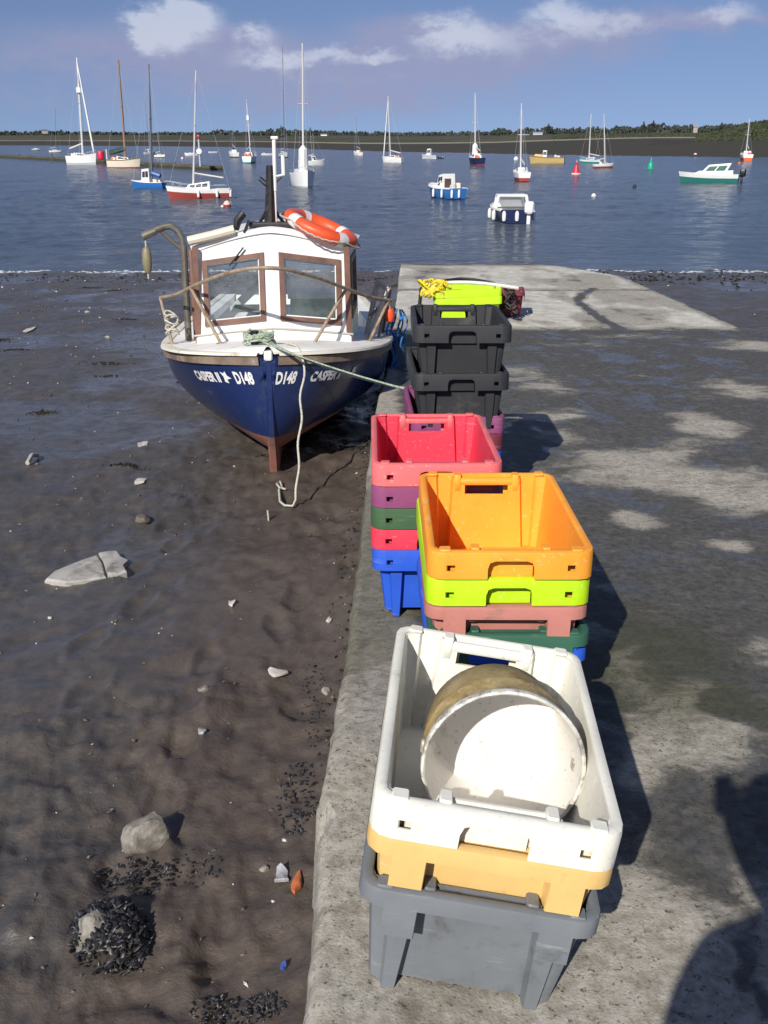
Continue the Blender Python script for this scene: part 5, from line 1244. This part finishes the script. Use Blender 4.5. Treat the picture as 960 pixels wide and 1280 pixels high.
for px, h_ in ((352, 9), (388, 7.5), (685, 8), (803, 7.5), (900, 6), (815, 8)):
    a = az_of(px); d = sh(px, 4) * .99; t = thing('skyline_tree', (math.sin(a) * d, math.cos(a) * d, sh(px, 5) - .6), 'tree standing above the far wood on the skyline', 'tree', 'trees standing up out of the far wood')
    t['label'] = {352: 'broad tree clump rising above the far wood near the mast top', 388: 'thin pointed tree on the skyline above the cabin cruiser', 685: 'rounded tree on the skyline above the tan fishing boat', 803: 'narrow tree on the skyline above the green buoy', 900: 'last low tree on the skyline before the headland', 815: 'bushy tree on the skyline just right of the narrow one'}[px]
    m = MB(); m.tube([Vector((0, 0, 0)), Vector((.1, 0, h_ * .45)), Vector((0, .1, h_ * .8))], [.35, .28, .1], 7)
    for k in range(4): m.tube([Vector((.05, 0, h_ * (.35 + .1 * k))), Vector((math.cos(k * 2) * h_ * .22, math.sin(k * 2) * h_ * .22, h_ * (.55 + .1 * k)))], [.14, .04], 5)
    m.build('trunk', fm('brown'), t); m = MB(); rnd = random.Random(px); wd = .2 if px in (388, 803) else .5
    for i in range(170):
        th_, r_ = rnd.uniform(0, 6.28), math.sqrt(rnd.random()); zz = rnd.random(); env = math.sin(min(1, zz * 1.15 + .12) * math.pi) ** .6
        clump(m, (math.cos(th_) * r_ * h_ * wd * env, math.sin(th_) * r_ * h_ * wd * env, h_ * (.28 + .75 * zz)), rnd.uniform(.35, .7), rnd)
    m.build('crown', leaf, t, None)

# ------------------------------------------------------------------ stones, shells and weed on the mud
stone_m = mat('pale_stone', (.30, .275, .235), .8, 0, .35, 18, .005, 45, (.085, .074, .058), .8, 12, (.12, .11, .08))
slab_m = mat('pale_slab_stone', (.38, .365, .33), .8, 0, .2, 9, .004, 40, (.13, .115, .09), .4, 8)
brown_stone = mat('brown_stone', (.11, .09, .07), .6, 0, .25, 14, .003, 50)
shell_m = mat('bleached_shell', (.52, .49, .43), .6, 0, .2, 30)
mussel_m = mat('mussel_shell', (.020, .020, .023), .42, 0, .5, 40, .001, 80, (.07, .065, .06), .35, 30)
weed_m = mat('bladder_wrack', (.020, .019, .010), .45, 0, .5, 20, .002, 60)
def rock(px, py, size, flat, seed, mtl, label, name='rock', sink=.25, rotz=0.):
    p = GM(px, py); z = mud_z(p.x, p.y)
    bm = bmesh.new(); bmesh.ops.create_icosphere(bm, subdivisions=4, radius=1); rnd = random.Random(seed)
    cuts = [(Vector((rnd.gauss(0, 1), rnd.gauss(0, 1), rnd.gauss(.3, 1))).normalized(), rnd.uniform(.62, .85)) for _ in range(9)]
    for v in bm.verts:
        c = v.co.copy()
        for nrm, d in cuts:
            e = c.dot(nrm) - d
            if e > 0: c -= nrm * e * .95
        c *= 1 + .05 * mnoise.fractal(c * 3 + Vector((seed, 0, 0)), 1, 2, 4) + .02 * mnoise.fractal(c * 12, 1, 2, 3)
        v.co = Vector((c.x * size[0], c.y * size[1], c.z * size[2]))
    me = bpy.data.meshes.new(name); bm.to_mesh(me); bm.free(); me.materials.append(mtl)
    me.polygons.foreach_set('use_smooth', [True] * len(me.polygons)); me.set_sharp_from_angle(angle=R(28))
    o = bpy.data.objects.new(name, me); C.objects.link(o); o.location = (p.x, p.y, z + size[2] * (1 - 2 * sink)); o.rotation_euler = (0, 0, rotz)
    return tag(o, label, 'rock')
def shards(m, px, py, rx, ry, n_, s0, s1, rnd, hill=0., up=.6):
    for i in range(n_):
        a, r_ = rnd.uniform(0, 6.28), math.sqrt(rnd.random()); qx, qy = px + rx * r_ * math.cos(a), py + ry * r_ * math.sin(a)
        p = GM(qx, qy); z = mud_z(p.x, p.y) + hill * max(0, 1 - r_ * r_); s_ = rnd.uniform(s0, s1)
        M = Matrix.Translation((p.x, p.y, z + s_ * .25)) @ Matrix.Rotation(rnd.uniform(0, 6.28), 4, 'Z') @ Matrix.Rotation(rnd.uniform(-up, up) + 1.0 * up, 4, 'X')
        vs = [(-.42, 0, 0), (.42, .1, 0), (0, 1.0, 0), (0, -.7, 0), (0, .1, .38), (0, .1, -.38)]
        m.add([M @ (Vector(v) * s_) for v in vs], [(0, 3, 4), (3, 1, 4), (1, 2, 4), (2, 0, 4), (3, 0, 5), (1, 3, 5), (2, 1, 5), (0, 2, 5)])
rock(183, 1046, (.078, .070, .085), 1, 3, stone_m, 'pale angular stone standing in the mud with weed before it', sink=.42, rotz=.6)
rock(126, 1168, (.088, .085, .090), 1, 12, stone_m, 'pale stone half buried under a crust of dark mussels', sink=.44, rotz=1.9)
rock(179, 651, (.055, .045, .035), 1, 5, brown_stone, 'small rounded brown stone on the mud ahead of the boat', 'stone')
rock(256, 865, (.028, .022, .016), 1, 6, stone_m, 'little pale pebble lying alone on the dark mud', 'stone')
rock(408, 868, (.020, .032, .016), 1, 8, stone_m, 'small pale stone lying against the slipway edge', 'stone')
rock(330, 1087, (.016, .012, .01), 1, 9, stone_m, 'tiny pebble on the mud beside the crumpled plastic', 'stone')
rnd = random.Random(21)
for (px, py, rx, ry, n_, s0, s1, hill, lab) in ((138, 1172, 52, 44, 520, .008, .020, .085, 'crust of dark mussels over the half buried stone'), (170, 1090, 56, 22, 150, .006, .016, .01, 'dark mussels and weed scattered below the angular stone'),
                                      (300, 1266, 62, 26, 240, .004, .012, .006, 'dark weed and mussel patch at the bottom edge by the slipway'), (250, 1085, 34, 24, 50, .005, .012, .0, 'thin scatter of dark mussels right of the angular stone'), (372, 1000, 26, 50, 150, .005, .014, .008, 'dark weed and rubble washed against the slipway edge'), (392, 880, 16, 60, 90, .005, .012, .004, 'narrow band of weed along the slipway foot')):
    m = MB(); shards(m, px, py, rx, ry, n_, s0, s1, rnd, hill, .32)
    tag(m.build('mussel_bed', mussel_m, None, 75), lab, kind='stuff')
# broken slab
def slab_piece(poly, parent, h):
    pts = [GM(*q_) for q_ in poly]; m = MB(); k = len(pts); base = [Vector((p.x, p.y, mud_base(p.x, p.y) - .01)) for p in pts]
    cen = sum(base, Vector()) / k
    low_ = [b_ + Vector((0, 0, -.02)) for b_ in base]; mid = [b_ + Vector((0, 0, h + .012 * fbm(b_.x * 9, b_.y * 9))) for b_ in base]; top = [cen.lerp(b_, .93) + Vector((0, 0, h + .009)) for b_ in base]
    top = [Vector((t.x, t.y, b_.z + h + .010 + .008 * fbm(t.x * 7, t.y * 7))) for t, b_ in zip(top, base)]
    m.loft([low_, mid, top], cap1=False); o = len(m.v); c = cen + Vector((0, 0, h + .016)); m.v.append(tuple(c)); kk = o - k
    for i in range(k): m.f.append((kk + i, kk + (i + 1) % k, o)); m.m.append(0)
    m.build('slab_piece', slab_m, parent, 25)
sl = thing('stone_slab', (0, 0, 0), 'broken flat pale slab of stone lying on the mud at left', 'slab')
slab_piece([(56, 729), (66, 720), (82, 712), (104, 704), (122, 698), (128, 706), (131, 715), (133, 725), (108, 730), (84, 732)], sl, .022)
slab_piece([(124, 697), (136, 693), (146, 694), (152, 701), (162, 707), (155, 714), (159, 721), (147, 724), (135, 724), (132, 713), (129, 704)], sl, .032)
# single bits of shell and rubbish
def flake(px, py, wpx, hpx, mtl, label, name, cat, thick=.006, curl=.012, seed=0, extra_z=0.):
    p = GM(px, py); D = p.y * CT - (p.z - EYE) * ST; w = wpx * D / F / 2; q0, q1 = GM(px, py + hpx / 2), GM(px, py - hpx / 2); l = (q1.y - q0.y) / 2
    rnd = random.Random(seed); k = 11; ang = [i * 2 * math.pi / k for i in range(k)]; rad = [rnd.uniform(.65, 1.1) for _ in ang]; z0 = mud_z(p.x, p.y) + .003 + extra_z
    def ring_(s_, dz): return [Vector((w * s_ * r_ * math.cos(a), l * s_ * r_ * math.sin(a), dz + curl * (s_ * r_) ** 2 * (.5 + .5 * math.cos(a * 2 + seed)))) for a, r_ in zip(ang, rad)]
    m = MB(); m.loft([ring_(.98, -.004), ring_(1, thick * .5), ring_(.9, thick), ring_(.45, thick * 1.5)], cap0=True, cap1=True)
    o = m.build(name, mtl, None, 35); o.location = (p.x, p.y, z0); return tag(o, label, cat)
crinkle = mat('crumpled_plastic', (.34, .34, .35), .35, 0, .3, 30, .006, 45); brick_m = mat('orange_brick', (.48, .14, .05), .8, 0, .2, 30, .002, 60)
flake(176, 605, 15, 8, shell_m, 'white shell on the mud in front of the boat, left', 'shell', 'shell', seed=1)
flake(346, 842, 27, 11, shell_m, 'white jagged fragment lying on mud near the slipway', 'fragment', 'fragment', seed=2)
flake(352, 1102, 22, 22, crinkle, 'crumpled grey plastic scrap beside the orange shard', 'plastic_scrap', 'scrap', .01, .03, 3)
flake(372, 1112, 15, 34, brick_m, 'orange brick shard at the foot of the slipway', 'brick_shard', 'shard', .012, .01, 4)
flake(178, 556, 14, 6, shell_m, 'pinkish pale shell left of the bow, farther off', 'shell', 'shell', seed=5)
flake(290, 757, 9, 7, shell_m, 'small white shell in the middle of the brown mud', 'shell', 'shell', seed=6)
flake(253, 918, 14, 7, crinkle, 'small grey scrap on the mud in the lower middle', 'plastic_scrap', 'scrap', seed=7)
flake(412, 777, 8, 6, shell_m, 'small shell near the slipway by the blue crate', 'shell', 'shell', seed=8)
flake(318, 378, 9, 3, shell_m, 'pale shell far out', 'shell', 'shell', seed=9) if False else None
flake(355, 1218, 9, 12, mat('blue_scrap', (.06, .10, .35), .4), 'tiny blue plastic scrap at the foot of the slipway', 'plastic_scrap', 'scrap', seed=10)
flake(36, 412, 12, 5, shell_m, 'pale shell among the weed at far left', 'shell', 'shell', seed=11)
p0, p1 = GM(35, 584), GM(47, 572); m = MB(); m.tube([Vector((p0.x, p0.y, mud_z(p0.x, p0.y) + .015)), Vector((p0.x * .5 + p1.x * .5, p0.y * .5 + p1.y * .5, mud_z(p0.x, p0.y) + .035)), Vector((p1.x, p1.y, mud_z(p1.x, p1.y) + .02))], .016, 7)
tag(m.build('driftwood_stick', shell_m, None), 'short bleached stick lying on the mud at left', 'stick')
p0 = GM(336, 652); z_ = mud_z(p0.x, p0.y); m = MB(); m.tube([Vector((p0.x, p0.y, z_ - .02)), Vector((p0.x - .004, p0.y, z_ + .065))], .006, 6); tag(m.build('upright_stick', rope_pale, None), 'thin pale stick stuck upright in the mud near the rope', 'stick')
# fine scatter
rnd = random.Random(77); m = MB(); m2 = MB(); m3 = MB()
def on_mud():
    while True:
        y = 1.2 + 22 * rnd.random() ** 1.6; x = rnd.uniform(-.46 * y - .2, .05 * y - .1)
        if rnd.random() < .12: x = rnd.uniform(4.0, 6 + .2 * y); 
        if x < smooth_interp(SLIP_XL, y) - .06 or x > 4.0: return x, y
def bit(mm, x, y, s_, flat=.5):
    z = mud_z(x, y); M = Matrix.Translation((x, y, z + s_ * .2)) @ Matrix.Rotation(rnd.uniform(0, 6.3), 4, 'Z') @ Matrix.Rotation(rnd.gauss(0, .4), 4, 'X')
    vs = [(-1, -.2, 0), (-.1, -.6, 0), (1, .1, 0), (.1, .7, 0), (.05, 0, flat), (0, .1, -flat)]; vs = [Vector((v[0] * s_ * rnd.uniform(.6, 1.2), v[1] * s_ * rnd.uniform(.6, 1.2), v[2] * s_)) for v in vs]
    mm.add([M @ v for v in vs], [(0, 1, 4), (1, 2, 4), (2, 3, 4), (3, 0, 4), (1, 0, 5), (2, 1, 5), (3, 2, 5), (0, 3, 5)])
for i in range(150): x, y = on_mud(); bit(m, x, y, rnd.uniform(.0018, .004) * (1 + .35 * y) * (1 + (rnd.random() < .08)))
for i in range(500): x, y = on_mud(); bit(m2, x, y, rnd.uniform(.003, .008) * (1 + .25 * y))
for c_ in range(46):
    x, y = on_mud()
    if y < 6.5: continue
    wdx, wdy = rnd.uniform(.04, .16) * (.4 + .05 * y), rnd.uniform(.02, .07) * (.4 + .05 * y)
    for i in range(110): bit(m3, x + rnd.gauss(0, wdx), y + rnd.gauss(0, wdy), rnd.uniform(.005, .02) * (.5 + .06 * y), .3)
for i in range(1500):                                          # weed at the tide line, on the slip's seaward edge and along its right side
    k = i % 4
    if k == 0: bit(m3, rnd.uniform(-11, 0), rnd.gauss(22.2, .6), rnd.uniform(.015, .05), .3)
    elif k == 1: bit(m3, 3.98 + abs(rnd.gauss(0, .16)), 8.5 + 6.5 * rnd.random(), rnd.uniform(.03, .10), .5)
    elif k == 2: bit(m3, rnd.uniform(4.1, 11), rnd.gauss(22.3, 1.0), rnd.uniform(.02, .07), .3)
    else:
        yy = rnd.uniform(2.5, 16); bit(m3, smooth_interp(SLIP_XL, yy) - .05 - abs(rnd.gauss(0, .05)), yy, rnd.uniform(.006, .02), .4)
tag(m.build('shell_scatter', shell_m, None, None), 'scatter of tiny pale shell bits over the mud', kind='stuff')
tag(m2.build('gravel_scatter', brown_stone, None, None), 'scatter of dark grit and small stones over the mud', kind='stuff')
tag(m3.build('seaweed', weed_m, None, None), 'dark seaweed patches strewn over the mud and tide line', kind='stuff')
# ------------------------------------------------------------------ the photographer, standing behind the phone
def skin_mesh(name, verts, edges, radii, mtls, mat_of, parent, root=0, sub=2):
    me = bpy.data.meshes.new(name); me.from_pydata(verts, edges, []); o = bpy.data.objects.new(name, me); C.objects.link(o)
    md = o.modifiers.new('skin', 'SKIN'); md.use_smooth_shade = True; md.branch_smoothing = .6
    for i, r_ in enumerate(radii): me.skin_vertices[0].data[i].radius = r_ if isinstance(r_, tuple) else (r_, r_); me.skin_vertices[0].data[i].use_root = (i == root)
    sb = o.modifiers.new('sub', 'SUBSURF'); sb.levels = sub; sb.render_levels = sub
    bpy.context.view_layer.update(); dg = bpy.context.evaluated_depsgraph_get(); me2 = bpy.data.meshes.new_from_object(o.evaluated_get(dg))
    o.modifiers.clear(); o.data = me2
    me2.materials.clear()
    for m_ in mtls: me2.materials.append(m_)
    me2.polygons.foreach_set('material_index', [mat_of(p.center) for p in me2.polygons]); me2.polygons.foreach_set('use_smooth', [True] * len(me2.polygons))
    o.parent = parent; return o
skin_m = mat('skin', (.55, .34, .25), .55); jacket_m = mat('dark_jacket', (.03, .035, .05), .8, 0, .3, 20, .002, 90); trouser_m = mat('grey_trousers', (.07, .07, .075), .85); hair_m = mat('brown_hair', (.05, .03, .02), .7, 0, .4, 60)
per = thing('person', (.105, -.275, 0), 'person in a dark jacket holding a small phone out in front, behind the camera', 'person')
V, E_, Rr = [], [], []; HX = -.05
def chain(pts, start=None):
    last = start
    for p, r_ in pts:
        V.append(p); Rr.append(r_); i = len(V) - 1
        if last is not None: E_.append((last, i))
        last = i
    return last
pel = chain([((0, 0, .92), (.155, .12))])
ch = chain([((0, 0, 1.08), (.165, .12)), ((0, .0, 1.26), (.175, .12)), ((0, -.005, 1.39), (.135, .09))], pel)
nk = chain([((-.015, .015, 1.48), .056), ((HX * .8, .03, 1.545), .055), ((HX, .045, 1.61), (.076, .088)), ((HX, .05, 1.69), (.077, .094)), ((HX, .045, 1.745), (.062, .075))], ch)
for sx in (-1, 1):
    chain([((sx * .095, .0, .84), .095), ((sx * .105, .015, .48), .062), ((sx * .11, -.01, .26), .054), ((sx * .11, -.02, .09), .042), ((sx * .115, .06, .045), .04), ((sx * .12, .13, .035), .034)], pel)
chain([((-.165, 0, 1.38), .066), ((-.205, .0, 1.25), .062), ((-.225, .01, 1.11), .043), ((-.22, .05, .95), .036), ((-.215, .07, .87), .028)], ch)
wr = chain([((.165, 0, 1.39), .062), ((.15, .14, 1.31), .055), ((.07, .31, 1.265), .048), ((-.01, .305, 1.41), .042), ((-.07, .262, 1.515), .030), ((-.087, .24, 1.55), (.034, .018))], ch)
for k_, (dx, ln) in enumerate(((-.030, .070), (-.012, .078), (.006, .074), (.022, .06))):
    chain([((-.093 + dx * .5, .233, 1.585), .0095), ((-.097 + dx, .233, 1.585 + ln * .45), .0088), ((-.101 + dx, .243, 1.585 + ln * .8), .008)], wr)
chain([((-.060, .247, 1.565), .011), ((-.043, .255, 1.595), .0095), ((-.057, .257, 1.62), .0085)], wr)
def pmat(c):
    if c.z < .12: return 3
    if c.z < .90 and abs(c.x) < .19: return 2
    if c.z > 1.50 and (c.y < .14): return 0
    if c.x < -.045 and c.y > .14 and c.z > 1.5: return 0
    if c.z < .93 and abs(c.x) > .19: return 0
    return 1
body = skin_mesh('body', V, E_, Rr, [skin_m, jacket_m, trouser_m, black_rubber], pmat, per)
m = MB(); bm = bmesh.new(); bmesh.ops.create_uvsphere(bm, u_segments=24, v_segments=14, radius=1)
for v in bm.verts: c = v.co.copy(); v.co = Vector((c.x * .088 + HX, c.y * .106 + .035, c.z * .10 + 1.715)) * 1.0
bmesh.ops.delete(bm, geom=[v for v in bm.verts if v.co.y > .095 or v.co.z < 1.66 and v.co.y > .02], context='VERTS'); me = bpy.data.meshes.new('hair'); bm.to_mesh(me); bm.free(); me.materials.append(hair_m)
o = bpy.data.objects.new('hair', me); C.objects.link(o); o.parent = per
m = MB(); m.lathe([(.0001, 0), (.010, .008), (.012, .016), (.006, .03), (.0001, .034)], 8, Matrix.Translation((HX, .125, 1.645)) @ Matrix.Rotation(R(-20), 4, 'X')); m.build('nose', skin_m, per, 60)
for sx in (-1, 1):
    m = MB(); m.lathe([(.0001, -.012), (.016, -.006), (.018, .004), (.0001, .01)], 10, Matrix.Translation((HX + sx * .078, .035, 1.665)) @ Matrix.Rotation(R(90), 4, 'Y') @ Matrix.Scale(1.6, 4, (1, 0, 0))); m.build('ear', skin_m, per, 60)
    m = MB(); m.lathe([(.0001, -.011), (.008, -.008), (.011, 0), (.008, .008), (.0001, .011)], 10, Matrix.Translation((HX + sx * .03, .118, 1.685))); m.build('eye', fm('white'), per, 60)
m = MB(); m.tube([Vector((HX - .025, .128, 1.612)), Vector((HX, .134, 1.610)), Vector((HX + .025, .128, 1.612))], .006, 6); m.build('mouth', mat('lips', (.42, .18, .15), .5), per, 60)
ph = thing('phone', (0, -.016, 1.6), 'small silver camera phone held up in one hand', 'phone', None, (-TH, 0, 0))
m = MB(); m.box((-.024, -.012, -.06), (.024, .006, .045), None, 0, .004); m.build('phone_body', fm('grey'), ph)
m = MB(); m.box((-.02, -.0145, -.005), (.02, -.0122, .04), None, 0, .001); m.build('screen', fm('dark'), ph)
